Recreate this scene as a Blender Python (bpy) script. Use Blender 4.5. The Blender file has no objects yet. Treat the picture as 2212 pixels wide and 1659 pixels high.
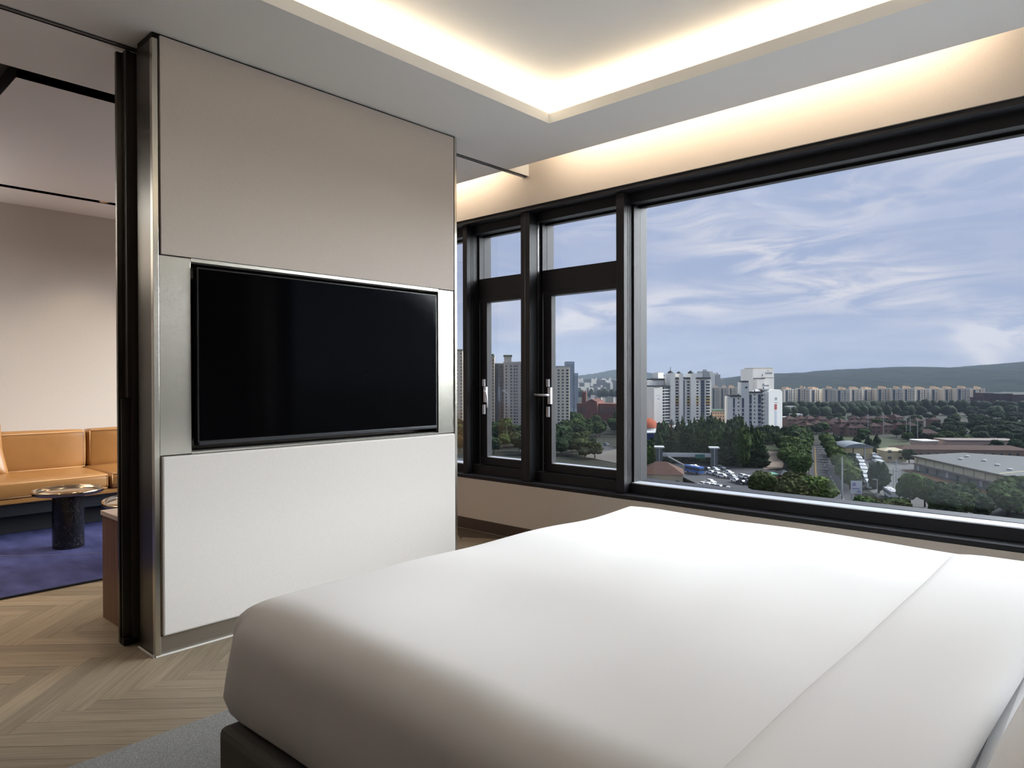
import bpy, bmesh, math, random
from mathutils import Vector, Matrix
random.seed(7)
SC = bpy.context.scene
COL = SC.collection

# ------------------------------------------------------------------ camera
EYE = 1.16
F_PX, YAW, PITCH, ROLL = 1499.93, math.radians(42.22), math.radians(-0.448), math.radians(-0.1248)
cy_, sy_, cp_, sp_ = math.cos(YAW), math.sin(YAW), math.cos(PITCH), math.sin(PITCH)
FW = Vector((-sy_ * cp_, cy_ * cp_, sp_)); R0 = Vector((cy_, sy_, 0)); U0 = R0.cross(FW)
RT = R0 * math.cos(ROLL) + U0 * math.sin(ROLL); UP = U0 * math.cos(ROLL) - R0 * math.sin(ROLL)
cam = bpy.data.cameras.new('camera'); co = bpy.data.objects.new('camera', cam); COL.objects.link(co)
M = Matrix((RT, UP, -FW)).transposed().to_4x4(); M.translation = Vector((0, 0, EYE)); co.matrix_world = M
cam.sensor_fit = 'HORIZONTAL'; cam.sensor_width = 36.0; cam.lens = 36.0 * F_PX / 2212.0
cam.clip_start = 0.02; cam.clip_end = 20000
SC.camera = co

# ------------------------------------------------------------------ world, sun, exposure
SC.view_settings.view_transform = 'Standard'; SC.view_settings.look = 'None'
SC.view_settings.gamma = 1.0; SC.view_settings.exposure = 0.0; SC.view_settings.use_curve_mapping = False
cyc = SC.cycles
cyc.max_bounces = 10; cyc.diffuse_bounces = 6; cyc.glossy_bounces = 4; cyc.transmission_bounces = 4
cyc.transparent_max_bounces = 12; cyc.volume_bounces = 1; cyc.use_denoising = True
cyc.sample_clamp_indirect = 6.0; cyc.caustics_reflective = False; cyc.caustics_refractive = False

world = bpy.data.worlds.new('sky'); SC.world = world; world.use_nodes = True
def build_sky():
    nt = world.node_tree; nt.nodes.clear(); N = nt.nodes; L = nt.links
    def n(t, **k):
        x = N.new(t)
        for a, b in k.items(): setattr(x, a, b)
        return x
    def math_(op, a, b=None, c=None):
        x = n('ShaderNodeMath', operation=op)
        for i, v in enumerate((a, b, c)):
            if v is None: continue
            if isinstance(v, (int, float)): x.inputs[i].default_value = v
            else: L.new(v, x.inputs[i])
        return x.outputs[0]
    tc = n('ShaderNodeTexCoord'); sep = n('ShaderNodeSeparateXYZ'); L.new(tc.outputs['Generated'], sep.inputs[0])
    X, Y, Z = sep.outputs
    az = math_('ARCTAN2', X, Y)
    r = math_('SQRT', math_('ADD', math_('MULTIPLY', X, X), math_('MULTIPLY', Y, Y)))
    el = math_('ARCTAN2', Z, r)
    # base gradient of the sky with elevation
    mr = n('ShaderNodeMapRange'); L.new(el, mr.inputs[0]); mr.inputs[1].default_value = -0.02; mr.inputs[2].default_value = 0.9
    ramp = n('ShaderNodeValToRGB'); L.new(mr.outputs[0], ramp.inputs[0]); e = ramp.color_ramp.elements
    e[0].position = 0.0; e[0].color = (0.345, 0.42, 0.60, 1)
    e[1].position = 1.0; e[1].color = (0.40, 0.50, 0.74, 1)
    for p, c in ((0.10, (0.355, 0.43, 0.635, 1)), (0.25, (0.375, 0.455, 0.67, 1)), (0.42, (0.455, 0.535, 0.73, 1))):
        k = e.new(p); k.color = c
    # high cirrus: streaked noise in (azimuth, elevation)
    cmb = n('ShaderNodeCombineXYZ'); L.new(az, cmb.inputs[0]); L.new(el, cmb.inputs[1])
    mp = n('ShaderNodeMapping'); L.new(cmb.outputs[0], mp.inputs[0])
    mp.inputs['Rotation'].default_value = (0, 0, math.radians(17)); mp.inputs['Scale'].default_value = (6, 26, 1)
    ns = n('ShaderNodeTexNoise'); L.new(mp.outputs[0], ns.inputs[0])
    ns.inputs['Scale'].default_value = 1.0; ns.inputs['Detail'].default_value = 8; ns.inputs['Roughness'].default_value = 0.58
    ns.inputs['Distortion'].default_value = 1.1
    def blob(a0, e0, ra, re, rot=0.0):
        da = math_('SUBTRACT', az, a0); de = math_('SUBTRACT', el, e0)
        c, s = math.cos(rot), math.sin(rot)
        u = math_('DIVIDE', math_('ADD', math_('MULTIPLY', da, c), math_('MULTIPLY', de, s)), ra)
        v = math_('DIVIDE', math_('SUBTRACT', math_('MULTIPLY', de, c), math_('MULTIPLY', da, s)), re)
        d = math_('ADD', math_('MULTIPLY', u, u), math_('MULTIPLY', v, v))
        return math_('EXPONENT', math_('MULTIPLY', d, -1.0))
    def px(p, q):
        d = FW * F_PX + RT * (p - 1106) - UP * (q - 829.5)
        return math.atan2(d.x, d.y), math.atan2(d.z, math.hypot(d.x, d.y))
    tot = None
    for (p, q, ra, re, rot, w) in ((1750, 560, 0.19, 0.040, -0.32, 0.95), (1560, 650, 0.19, 0.025, 0.08, 0.62), (2190, 715, 0.05, 0.022, 0, 1.1),
                                   (1740, 420, 0.13, 0.02, -0.25, 0.38), (1260, 690, 0.10, 0.014, 0.25, 0.8), (2120, 770, 0.03, 0.012, -.8, 0.6), (1050, 650, 0.06, 0.02, 0.2, 0.5),
                                   (2150, 330, 0.12, 0.04, 0.1, 0.42), (1820, 380, 0.02, 0.02, -.6, .5), (1300, 490, 0.06, 0.012, .2, .45)):
        a0, e0 = px(p, q); b = math_('MULTIPLY', blob(a0, e0, ra, re, rot), w)
        tot = b if tot is None else math_('ADD', tot, b)
    # the same kind of cirrus, thinner, all round the sky
    tot = math_('ADD', math_('MULTIPLY', tot, 1.3), 0.16)
    cl = math_('MULTIPLY', n_ramp(n, L, ns.outputs[0], 0.36, 0.66), tot)
    cl = math_('MINIMUM', cl, 0.9)
    mix = n('ShaderNodeMix', data_type='RGBA'); L.new(cl, mix.inputs[0]); L.new(ramp.outputs[0], mix.inputs[6]); mix.inputs[7].default_value = (0.72, 0.72, 0.80, 1)
    bg = n('ShaderNodeBackground'); L.new(mix.outputs[2], bg.inputs[0]); bg.inputs[1].default_value = 1.0
    out = n('ShaderNodeOutputWorld'); L.new(bg.outputs[0], out.inputs[0])
def n_ramp(n, L, sock, lo, hi):
    m = n('ShaderNodeMapRange', interpolation_type='SMOOTHSTEP'); L.new(sock, m.inputs[0]); m.inputs[1].default_value = lo; m.inputs[2].default_value = hi
    return m.outputs[0]
build_sky()
world.cycles.sampling_method = 'MANUAL'; world.cycles.sample_map_resolution = 512

# wide soft daylight of the bright hazy sky behind the city (sun veiled by cloud, north-east of the room)
sun = bpy.data.lights.new('hazy_sun', 'SUN'); sun.energy = 13.5; sun.angle = math.radians(56); sun.color = (0.90, 0.955, 1.0)
so = bpy.data.objects.new('hazy_sun', sun); COL.objects.link(so)
sd = Vector((math.sin(math.radians(28)) * math.cos(math.radians(26)), math.cos(math.radians(28)) * math.cos(math.radians(26)), math.sin(math.radians(26))))
so.rotation_euler = sd.to_track_quat('Z', 'Y').to_euler(); so.location = (3, 8, 12)

# ------------------------------------------------------------------ helpers
def ray(px, py): return FW * F_PX + RT * (px - 1106) - UP * (py - 829.5)
GZ = -37.0
def ground(px, py, h=0.0):
    d = ray(px, py); t = (GZ + h - EYE) / d.z
    return Vector((d.x * t, d.y * t, GZ + h))
def at(px, dist):
    """ground point seen in column px at the given depth"""
    d = ray(px, 818); h = Vector((d.x, d.y)); f = Vector((FW.x, FW.y)).normalized()
    h = h * (dist / h.dot(f)); return Vector((h.x, h.y, GZ))
def zat(px, py, dist):
    d = ray(px, py); return EYE + d.z * dist / d.dot(FW)

MATS = {}
SPEC0 = 0.5
def mat(name, color=(0.5, 0.5, 0.5), rough=0.6, metal=0.0, spec=None, noise=None, bump=None, aniso=0.0, coat=0.0, randv=0.0, sheen=0.0, attr=None):
    """noise=(scale_xyz, amount, detail), bump=(scale_xyz, strength, distance)"""
    if name in MATS: return MATS[name]
    if spec is None: spec = SPEC0
    m = bpy.data.materials.new(name); m.use_nodes = True; nt = m.node_tree; N = nt.nodes; L = nt.links
    b = N['Principled BSDF']
    b.inputs['Base Color'].default_value = (*color, 1); b.inputs['Roughness'].default_value = rough
    b.inputs['Metallic'].default_value = metal; b.inputs['Specular IOR Level'].default_value = spec
    b.inputs['Coat Weight'].default_value = coat
    if sheen: b.inputs['Sheen Weight'].default_value = sheen
    if aniso:
        b.inputs['Anisotropic'].default_value = aniso
        tg = N.new('ShaderNodeTangent'); tg.direction_type = 'RADIAL'; tg.axis = 'Z'; L.new(tg.outputs[0], b.inputs['Tangent'])
    tc = N.new('ShaderNodeTexCoord')
    def tex(sc, det):
        mp = N.new('ShaderNodeMapping'); L.new(tc.outputs['Object'], mp.inputs[0]); mp.inputs['Scale'].default_value = sc
        t = N.new('ShaderNodeTexNoise'); L.new(mp.outputs[0], t.inputs[0]); t.inputs['Scale'].default_value = 1; t.inputs['Detail'].default_value = det
        return t.outputs[0]
    col = None
    if noise:
        sc, amt, det = noise
        mr = N.new('ShaderNodeMapRange'); L.new(tex(sc, det), mr.inputs[0]); mr.inputs[1].default_value = 0.25; mr.inputs[2].default_value = 0.75
        mr.inputs[3].default_value = 1 - amt; mr.inputs[4].default_value = 1 + amt
        h = N.new('ShaderNodeHueSaturation'); h.inputs['Color'].default_value = (*color, 1); L.new(mr.outputs[0], h.inputs['Value']); col = h.outputs[0]
    if randv or attr:
        if attr:
            oi = N.new('ShaderNodeAttribute'); oi.attribute_name = attr; src = oi.outputs['Fac']
        else:
            oi = N.new('ShaderNodeObjectInfo'); src = oi.outputs['Random']
        mr = N.new('ShaderNodeMapRange'); L.new(src, mr.inputs[0]); mr.inputs[3].default_value = 1 - (randv or .15); mr.inputs[4].default_value = 1 + (randv or .15)
        h = N.new('ShaderNodeHueSaturation'); L.new(mr.outputs[0], h.inputs['Value'])
        mh = N.new('ShaderNodeMapRange'); L.new(src, mh.inputs[0]); mh.inputs[3].default_value = .49; mh.inputs[4].default_value = .512
        L.new(mh.outputs[0], h.inputs['Hue'])
        if col: L.new(col, h.inputs['Color'])
        else: h.inputs['Color'].default_value = (*color, 1)
        col = h.outputs[0]
    if col: L.new(col, b.inputs['Base Color'])
    if bump:
        sc, st, ds = bump
        bp = N.new('ShaderNodeBump'); bp.inputs['Strength'].default_value = st; bp.inputs['Distance'].default_value = ds
        L.new(tex(sc, 3), bp.inputs['Height']); L.new(bp.outputs[0], b.inputs['Normal'])
    MATS[name] = m; return m

def box(bm, x0, x1, y0, y1, z0, z1):
    v = [bm.verts.new(p) for p in ((x0, y0, z0), (x1, y0, z0), (x1, y1, z0), (x0, y1, z0), (x0, y0, z1), (x1, y0, z1), (x1, y1, z1), (x0, y1, z1))]
    for f in ((3, 2, 1, 0), (4, 5, 6, 7), (0, 1, 5, 4), (1, 2, 6, 5), (2, 3, 7, 6), (3, 0, 4, 7)): bm.faces.new([v[i] for i in f])
    return bm
def boxes(*bs):
    bm = bmesh.new()
    for b in bs: box(bm, *b)
    return bm
def prism(bm, poly, z0, z1):
    a = [bm.verts.new((p[0], p[1], z0)) for p in poly]; b = [bm.verts.new((p[0], p[1], z1)) for p in poly]
    bm.faces.new(a[::-1]); bm.faces.new(b); n = len(poly)
    for i in range(n): bm.faces.new((a[i], a[(i + 1) % n], b[(i + 1) % n], b[i]))
    return bm
def lathe(bm, prof, seg=32, cx=0, cy=0):
    rings = []
    for r, z in prof:
        if r < 1e-6: rings.append([bm.verts.new((cx, cy, z))])
        else: rings.append([bm.verts.new((cx + r * math.cos(2 * math.pi * i / seg), cy + r * math.sin(2 * math.pi * i / seg), z)) for i in range(seg)])
    for a, b in zip(rings, rings[1:]):
        for i in range(seg):
            j = (i + 1) % seg
            if len(a) == 1 and len(b) == 1: continue
            if len(a) == 1: bm.faces.new((a[0], b[j], b[i]))
            elif len(b) == 1: bm.faces.new((a[i], a[j], b[0]))
            else: bm.faces.new((a[i], a[j], b[j], b[i]))
    return bm
def tube(bm, pts, r, seg=10):
    pts = [Vector(p) for p in pts]; rings = []
    for i, p in enumerate(pts):
        t = (pts[min(i + 1, len(pts) - 1)] - pts[max(i - 1, 0)]).normalized()
        a = t.orthogonal().normalized() if abs(t.z) > .99 else t.cross(Vector((0, 0, 1))).normalized(); b = t.cross(a)
        rr = r[i] if isinstance(r, (list, tuple)) else r
        rings.append([bm.verts.new(p + a * rr * math.cos(2 * math.pi * k / seg) + b * rr * math.sin(2 * math.pi * k / seg)) for k in range(seg)])
    for a, b in zip(rings, rings[1:]):
        for i in range(seg): bm.faces.new((a[i], a[(i + 1) % seg], b[(i + 1) % seg], b[i]))
    bm.faces.new(rings[0][::-1]); bm.faces.new(rings[-1]); return bm

def mk(name, bm, m, parent=None, loc=None, rz=0.0, bevel=0.0, smooth=False, sub=0, kind=None, label=None, cat=None, group=None):
    bmesh.ops.recalc_face_normals(bm, faces=bm.faces)
    me = bpy.data.meshes.new(name); bm.to_mesh(me); bm.free()
    if m is not None:
        for mm in (m if isinstance(m, (list, tuple)) else [m]): me.materials.append(mm)
    if smooth:
        for p in me.polygons: p.use_smooth = True
    o = bpy.data.objects.new(name, me); COL.objects.link(o)
    if parent: o.parent = parent
    if loc is not None: o.location = loc
    o.rotation_euler.z = rz
    if bevel:
        b = o.modifiers.new('bevel', 'BEVEL'); b.width = bevel; b.segments = 2; b.limit_method = 'ANGLE'; b.angle_limit = math.radians(40)
    if sub:
        s = o.modifiers.new('sub', 'SUBSURF'); s.levels = sub; s.render_levels = sub
    tag(o, label, cat, group, kind); return o
def tag(o, label=None, cat=None, group=None, kind=None):
    if label: o['label'] = label
    if cat: o['category'] = cat
    if group: o['group'] = group
    if kind: o['kind'] = kind
    return o
def thing(name, label, cat, loc=(0, 0, 0), rz=0.0, group=None):
    o = bpy.data.objects.new(name, None); COL.objects.link(o); o.location = loc; o.rotation_euler.z = rz; o.empty_display_size = .1
    return tag(o, label, cat, group)
def dup(root, loc, rz=0.0, label=None, scale=None, m=None):
    def cp(o, par):
        c = o.copy(); COL.objects.link(c); c.parent = par
        for ch in list(kids.get(o.name, [])): cp(ch, c)
        return c
    kids = {}
    def gather(o):
        kids[o.name] = list(o.children)
        for c in o.children: gather(c)
    gather(root)
    r = cp(root, None); r.location = loc; r.rotation_euler.z = rz
    if scale: r.scale = scale
    if label: r['label'] = label
    return r

# ------------------------------------------------------------------ interior materials
m_ceil = mat('ceiling_paint', (0.90, 0.905, 0.89), 0.9, spec=0.1)
m_paper = mat('wall_fabric_paper', (0.64, 0.585, 0.53), 0.85, spec=0.15, noise=((90, 90, 260), 0.035, 2), bump=((300, 300, 900), 0.15, 0.0006))
m_panel = mat('upholstered_linen', (0.66, 0.635, 0.61), 0.9, spec=0.15, noise=((240, 420, 160), 0.05, 2), bump=((600, 900, 500), 0.25, 0.0006))
m_steel = mat('brushed_nickel', (0.60, 0.58, 0.52), 0.27, 1.0, aniso=0.7, noise=((700, 700, 6), 0.05, 2))
m_bronze = mat('dark_bronze_metal', (0.105, 0.097, 0.082), 0.30, 1.0, aniso=0.5, noise=((500, 500, 5), 0.06, 2))
m_bronze2 = mat('brown_bronze_plinth', (0.30, 0.27, 0.235), 0.42, 1.0, noise=((6, 6, 500), 0.05, 2))
m_black = mat('black_lacquer', (0.006, 0.006, 0.006), 0.5, spec=0.2)
m_frame = mat('window_frame_charcoal', (0.011, 0.011, 0.0145), 0.55, spec=0.32)
m_alu = mat('pale_aluminium_bead', (0.78, 0.80, 0.84), 0.35, 0.6)
m_chrome = mat('satin_handle_metal', (0.72, 0.73, 0.80), 0.35, 0.15)
m_skirt = mat('baseboard_bronze', (0.085, 0.062, 0.048), 0.5, 0.3)
m_led = bpy.data.materials.new('warm_led_strip'); m_led.use_nodes = True
_n = m_led.node_tree.nodes; _b = _n['Principled BSDF']; _b.inputs['Base Color'].default_value = (.9, .8, .6, 1); _b.inputs['Emission Color'].default_value = (1, .72, .42, 1); _b.inputs['Emission Strength'].default_value = 3
m_glass = bpy.data.materials.new('window_glass'); m_glass.use_nodes = True
def _glass():
    nt = m_glass.node_tree; nt.nodes.clear(); N = nt.nodes; L = nt.links
    t = N.new('ShaderNodeBsdfTransparent'); t.inputs[0].default_value = (0.985, 0.99, 0.99, 1)
    g = N.new('ShaderNodeBsdfGlossy'); g.inputs['Roughness'].default_value = 0.02; g.inputs[0].default_value = (.8, .85, .9, 1)
    fr = N.new('ShaderNodeFresnel'); fr.inputs[0].default_value = 1.35
    mu = N.new('ShaderNodeMath'); mu.operation = 'MULTIPLY'; mu.inputs[1].default_value = 0.5; L.new(fr.outputs[0], mu.inputs[0])
    mx = N.new('ShaderNodeMixShader'); L.new(mu.outputs[0], mx.inputs[0]); L.new(t.outputs[0], mx.inputs[1]); L.new(g.outputs[0], mx.inputs[2])
    o = N.new('ShaderNodeOutputMaterial'); L.new(mx.outputs[0], o.inputs[0])
_glass()

# oak planks: grain follows each plank's own uv, tone is each plank's own
m_oak = bpy.data.materials.new('oiled_oak'); m_oak.use_nodes = True
def _oak():
    nt = m_oak.node_tree; N = nt.nodes; L = nt.links; b = N['Principled BSDF']
    uv = N.new('ShaderNodeUVMap'); uv.uv_map = 'UVMap'
    mp = N.new('ShaderNodeMapping'); mp.inputs['Scale'].default_value = (2.2, 55, 1); L.new(uv.outputs[0], mp.inputs[0])
    t = N.new('ShaderNodeTexNoise'); t.inputs['Scale'].default_value = 1.6; t.inputs['Detail'].default_value = 6; t.inputs['Distortion'].default_value = .5; L.new(mp.outputs[0], t.inputs[0])
    rp = N.new('ShaderNodeValToRGB'); L.new(t.outputs[0], rp.inputs[0]); e = rp.color_ramp.elements
    e[0].position = .25; e[0].color = (0.160, 0.117, 0.073, 1); e[1].position = .8; e[1].color = (0.285, 0.225, 0.150, 1)
    k = e.new(.52); k.color = (0.230, 0.177, 0.115, 1)
    at_ = N.new('ShaderNodeAttribute'); at_.attribute_name = 'tone'
    mr = N.new('ShaderNodeMapRange'); L.new(at_.outputs['Fac'], mr.inputs[0]); mr.inputs[3].default_value = .84; mr.inputs[4].default_value = 1.16
    h = N.new('ShaderNodeHueSaturation'); L.new(rp.outputs[0], h.inputs['Color']); L.new(mr.outputs[0], h.inputs['Value']); h.inputs['Saturation'].default_value = .9
    L.new(h.outputs[0], b.inputs['Base Color']); b.inputs['Roughness'].default_value = .48; b.inputs['Specular IOR Level'].default_value = .35
    bp = N.new('ShaderNodeBump'); bp.inputs['Strength'].default_value = .25; bp.inputs['Distance'].default_value = .0008; L.new(t.outputs[0], bp.inputs['Height']); L.new(bp.outputs[0], b.inputs['Normal'])
_oak()

# ------------------------------------------------------------------ room shell
CZ = 2.603         # soffit height
YW = 3.757         # inner face of the window wall
XL, XR, YS = -6.87, 1.30, -1.9   # sofa wall, headboard wall, wall behind the camera
XP0, XP1 = -3.215, -3.035        # television partition

floor = mk('floor', boxes((XL - .2, XR + .2, YS - .2, YW, -.25, -.012)), mat('floor_joints', (0.06, 0.042, 0.028), .8), kind='structure')
def build_floor():
    w, Ln = 0.0785, 0.628
    s = math.sqrt(.5); planks = []
    # herringbone on a grid of its own axes (u along +45deg, v along -45deg)
    k = int(round(Ln / w)); seam_x = -2.74
    def add(u0, u1, v0, v1, alongu):
        cu, cv = (u0 + u1) / 2, (v0 + v1) / 2
        x, y = seam_x + (cu - cv) * s, (cu + cv) * s + 1.12
        if XL - .1 < x < XR + .1 and YS - .1 < y < YW + .1: planks.append((x, y, u0, u1, v0, v1, alongu))
    R = 110
    for i in range(-R, R):
        # staircase: plank i starts at (i*w, i*w)
        for j in range(-9, 10):
            ou, ov = (i + j * k) * w, (i - j * k) * w
            add(ou, ou + Ln, ov, ov + w, True)
            add(ou, ou + w, ov + w, ov + w + Ln, False)
    # rank by how large they show
    def clip_in(x, y): return XL < x < XR and YS < y < YW - .02
    def vis(x, y):
        v = Vector((x, y, -EYE)); d = v.dot(FW)
        if d < .4: return 0
        px = 1106 + F_PX * v.dot(RT) / d; py = 829.5 - F_PX * v.dot(UP) / d
        if not (-140 < px < 1200 and py < 1780): return 0
        if x > -2.30: return 0
        if px > 330 and px < 960 and x < -3.2: return 0
        return 1 / (d * d)
    planks = [p for p in planks if clip_in(p[0], p[1])]
    planks.sort(key=lambda p: -vis(p[0], p[1]))
    def plank(bm, p, uvl, tl):
        x, y, u0, u1, v0, v1, al = p; g = .0006
        tone = random.random(); ou, ov = random.random() * 30, random.random() * 30
        P = []
        for (u, v) in ((u0 + g, v0 + g), (u1 - g, v0 + g), (u1 - g, v1 - g), (u0 + g, v1 - g)):
            X = seam_x + (u - v) * s; Yy = (u + v) * s + 1.12
            P.append((min(max(X, XL), XR), min(max(Yy, YS), YW), (u - u0 if al else v - v0) + ou, (v - v0 if al else u - u0) + ov))
        dz = (tone - .5) * .0004
        top = [bm.verts.new((a, b, dz)) for a, b, _, _ in P]; bot = [bm.verts.new((a, b, -.012)) for a, b, _, _ in P]
        fs = [bm.faces.new(top)] + [bm.faces.new((bot[i], bot[(i + 1) % 4], top[(i + 1) % 4], top[i])) for i in range(4)]
        for f in fs:
            for l in f.loops:
                k = (top + bot).index(l.vert) % 4; l[uvl].uv = (P[k][2], P[k][3]); l[tl] = (tone, tone, tone, 1)
    shown = [p for p in planks if vis(p[0], p[1]) > 0][:295]
    rest = [p for p in planks if p not in set(shown)]
    for p in shown:
        bm = bmesh.new(); uvl = bm.loops.layers.uv.new('UVMap'); tl = bm.loops.layers.float_color.new('tone')
        plank(bm, p, uvl, tl); mk('plank', bm, m_oak, floor)
    bm = bmesh.new(); uvl = bm.loops.layers.uv.new('UVMap'); tl = bm.loops.layers.float_color.new('tone')
    for p in rest: plank(bm, p, uvl, tl)
    mk('herringbone_planks', bm, m_oak, floor, kind='stuff')
build_floor()

# ceiling: slab with coffer, slot ring and curtain pocket
CX, CY, CX1, CY0 = -2.49, 3.063, 0.35, 0.35       # coffer opening
bm = bmesh.new()
PK = 3.545                                          # edge of the curtain pocket
zt = CZ + .056
# bedroom soffit (x > -3.25) around the coffer
box(bm, -3.249, CX, YS, PK, CZ, zt); box(bm, CX1, XR, YS, PK, CZ, zt); box(bm, CX, CX1, CY, PK, CZ, zt); box(bm, CX, CX1, YS, CY0, CZ, zt)
# living room ceiling around the slot ring
SX0, SX1, SX2, SX3 = -6.32, -6.235, -3.985, -3.862
SY0, SY1, SY2, SY3 = 0.74, 0.875, 3.0, 3.12
box(bm, SX3, -3.295, YS, PK, CZ, zt); box(bm, XL, SX0, YS, PK, CZ, zt); box(bm, SX0, SX3, YS, SY0, CZ, zt); box(bm, SX0, SX3, SY3, PK, CZ, zt)
box(bm, SX1, SX2, SY1, SY2, CZ, zt)
ceiling = mk('ceiling', bm, m_ceil, kind='structure')
UZ = 2.80
mk('upper_ceiling', boxes((CX - .22, CX1 + .22, CY0 - .22, CY + .22, UZ, UZ + .05)), m_ceil, ceiling)
tr = bmesh.new(); a = .22
box(tr, CX - a, CX - a + .02, CY0 - a, CY + a, zt, UZ); box(tr, CX1 + a - .02, CX1 + a, CY0 - a, CY + a, zt, UZ)
box(tr, CX - a, CX1 + a, CY + a - .02, CY + a, zt, UZ); box(tr, CX - a, CX1 + a, CY0 - a, CY0 - a + .02, zt, UZ)
mk('cove_upstand', tr, m_ceil, ceiling)
mk('ceiling_deck', boxes((XL - .2, XR + .2, YS - .2, YW + .3, 2.90, 3.05)), m_ceil, ceiling)
mk('pocket_ceiling', boxes((XL, XR, PK - .15, YW, 2.80, 2.84)), m_ceil, ceiling)
mk('pocket_upstand', boxes((XL, XR, PK - .17, PK - .15, zt, 2.80)), m_ceil, ceiling)
mk('slot_lining', boxes((SX0 - .01, SX3 + .01, SY0 - .01, SY3 + .01, zt + .03, zt + .05)), m_black, ceiling)
mk('slot_cheek', boxes((SX0 - .01, SX0, SY0, SY3, CZ + .002, zt + .03), (SX1, SX1 + .006, SY1, SY2, CZ + .001, zt + .03), (SX2 - .006, SX2, SY1, SY2, CZ + .001, zt + .03), (SX3, SX3 + .004, SY0, SY3, CZ + .002, zt + .03),
                       (SX0, SX3, SY0 - .004, SY0, CZ + .002, zt + .03), (SX0, SX3, SY3, SY3 + .004, CZ + .002, zt + .03), (SX2, SX1, SY1 - .001, SY1 + .004, CZ + .001, zt + .03), (SX1, SX2, SY2 - .004, SY2 + .001, CZ + .001, zt + .03)), m_black, ceiling)
# door track header in the ceiling line
mk('trim_1', boxes((-3.249, -3.243, YS, YW, CZ - .001, 2.80), (-3.301, -3.295, YS, YW, CZ - .001, 2.80)), m_ceil, kind='structure')
tk = mk('trim_2', boxes((-3.295, -3.249, YS, YW, CZ + .004, CZ + .02)), mat('track_grey', (0.40, 0.40, 0.39), .5, .4), kind='structure')
mk('track_slot', boxes((-3.278, -3.266, YS, YW, CZ - .0005, CZ + .006)), mat('track_slot_grey', (.10, .10, .10), .6), tk)

# walls
def wall(name, bs, m=m_paper): return mk(name, boxes(*bs), m, kind='structure')
WZ0, WZ1 = 0.388, 2.392
wb = wall('wall_back', ((XL, XR, YW, YW + .34, -.012, WZ0), (XL, XR, YW, YW + .34, WZ1, 3.05), (XL - .2, XL + .25, YW, YW + .34, WZ0, WZ1), (0.95, XR + .2, YW, YW + .34, WZ0, WZ1)))
wall('wall_left', ((XL - .2, XL, YS - .2, YW + .34, -.012, 3.05),))
wall('wall_right', ((XR, XR + .2, YS - .2, YW + .34, -.012, 3.05),), mat('dark_low_bounce_wall', (.10, .06, .04), .6, noise=((40, 40, 1.5), .3, 5)))  # unseen walls coloured dark to cut bounce light onto the bed
wall('wall_front', ((XL, XR, YS - .2, YS, -.012, 3.05),), mat('dark_low_bounce_wall'))
mk('baseboard_back', boxes((XL, XR, YW - .012, YW, 0, .082)), m_skirt, kind='structure')
mk('baseboard_left', boxes((XL, XL + .012, YS, YW - .012, 0, .082)), m_skirt, kind='structure')

# television partition
wt = mk('wall_television', boxes((XP0, XP1 - .02, 1.139, 1.29, .0, CZ - .026), (XP0, XP1 - .02, 2.712, 2.855, 0, CZ - .016), (XP0, XP1 - .02, 1.29, 2.712, 0, .845), (XP0, XP1 - .02, 1.29, 2.712, 1.667, CZ - .016), (XP0, XP1 - .12, 1.29, 2.712, .845, 1.667)), m_bronze, kind='structure')
mk('shadow_gap', boxes((XP0 + .01, XP1 - .012, 1.139, 2.855, CZ - .026, CZ)), m_black, wt)
mk('upholstered_panel', boxes((XP1 - .022, XP1, 1.166, 2.833, 1.684, 2.594)), mat('taupe_linen', (0.67, 0.615, 0.575), 0.9, spec=0.15, noise=((240, 420, 160), 0.05, 2), bump=((600, 900, 500), 0.25, 0.0006)), wt, bevel=.002)
mk('upholstered_panel', boxes((XP1 - .022, XP1 + .012, 1.161, 2.829, .084, .835)), m_panel, wt, bevel=.008)
mk('metal_panel', boxes((XP1 - .022, XP1 - .006, 1.160, 1.290, .84, 1.680)), m_steel, wt, bevel=.0008)
mk('metal_panel', boxes((XP1 - .022, XP1 - .006, 2.712, 2.853, .84, 1.680)), m_steel, wt, bevel=.0008)
mk('niche_edging', boxes((XP1 - .02, XP1 - .004, 1.290, 2.712, 1.667, 1.682), (XP1 - .02, XP1 - .004, 1.290, 2.712, .838, .846)), m_steel, wt)
mk('niche_lining', boxes((XP1 - .118, XP1 - .02, 1.290, 1.294, .846, 1.667), (XP1 - .118, XP1 - .02, 2.708, 2.712, .846, 1.667), (XP1 - .118, XP1 - .02, 1.294, 2.708, 1.662, 1.667), (XP1 - .118, XP1 - .02, 1.294, 2.708, .846, .850)), mat('niche_dark', (0.10, 0.095, 0.09), .45, .6), wt)
mk('corner_trim', boxes((XP1 - .03, XP1 - .004, 1.136, 1.158, 0, CZ - .026)), m_steel, wt, bevel=.001)
mk('corner_trim', boxes((XP1 - .03, XP1 + .001, 2.838, 2.856, 0, CZ - .010)), m_steel, wt, bevel=.001)
mk('plinth', boxes((XP1 - .03, XP1 - .010, 1.158, 2.838, .004, .080)), m_bronze2, wt)
mk('floor_bead', boxes((XP1 - .012, XP1 + .0, 1.130, 2.86, 0, .004), (XP0, XP1, 1.128, 1.136, 0, .004)), mat('white_sealant', (.75, .74, .70), .6), wt)
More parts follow.
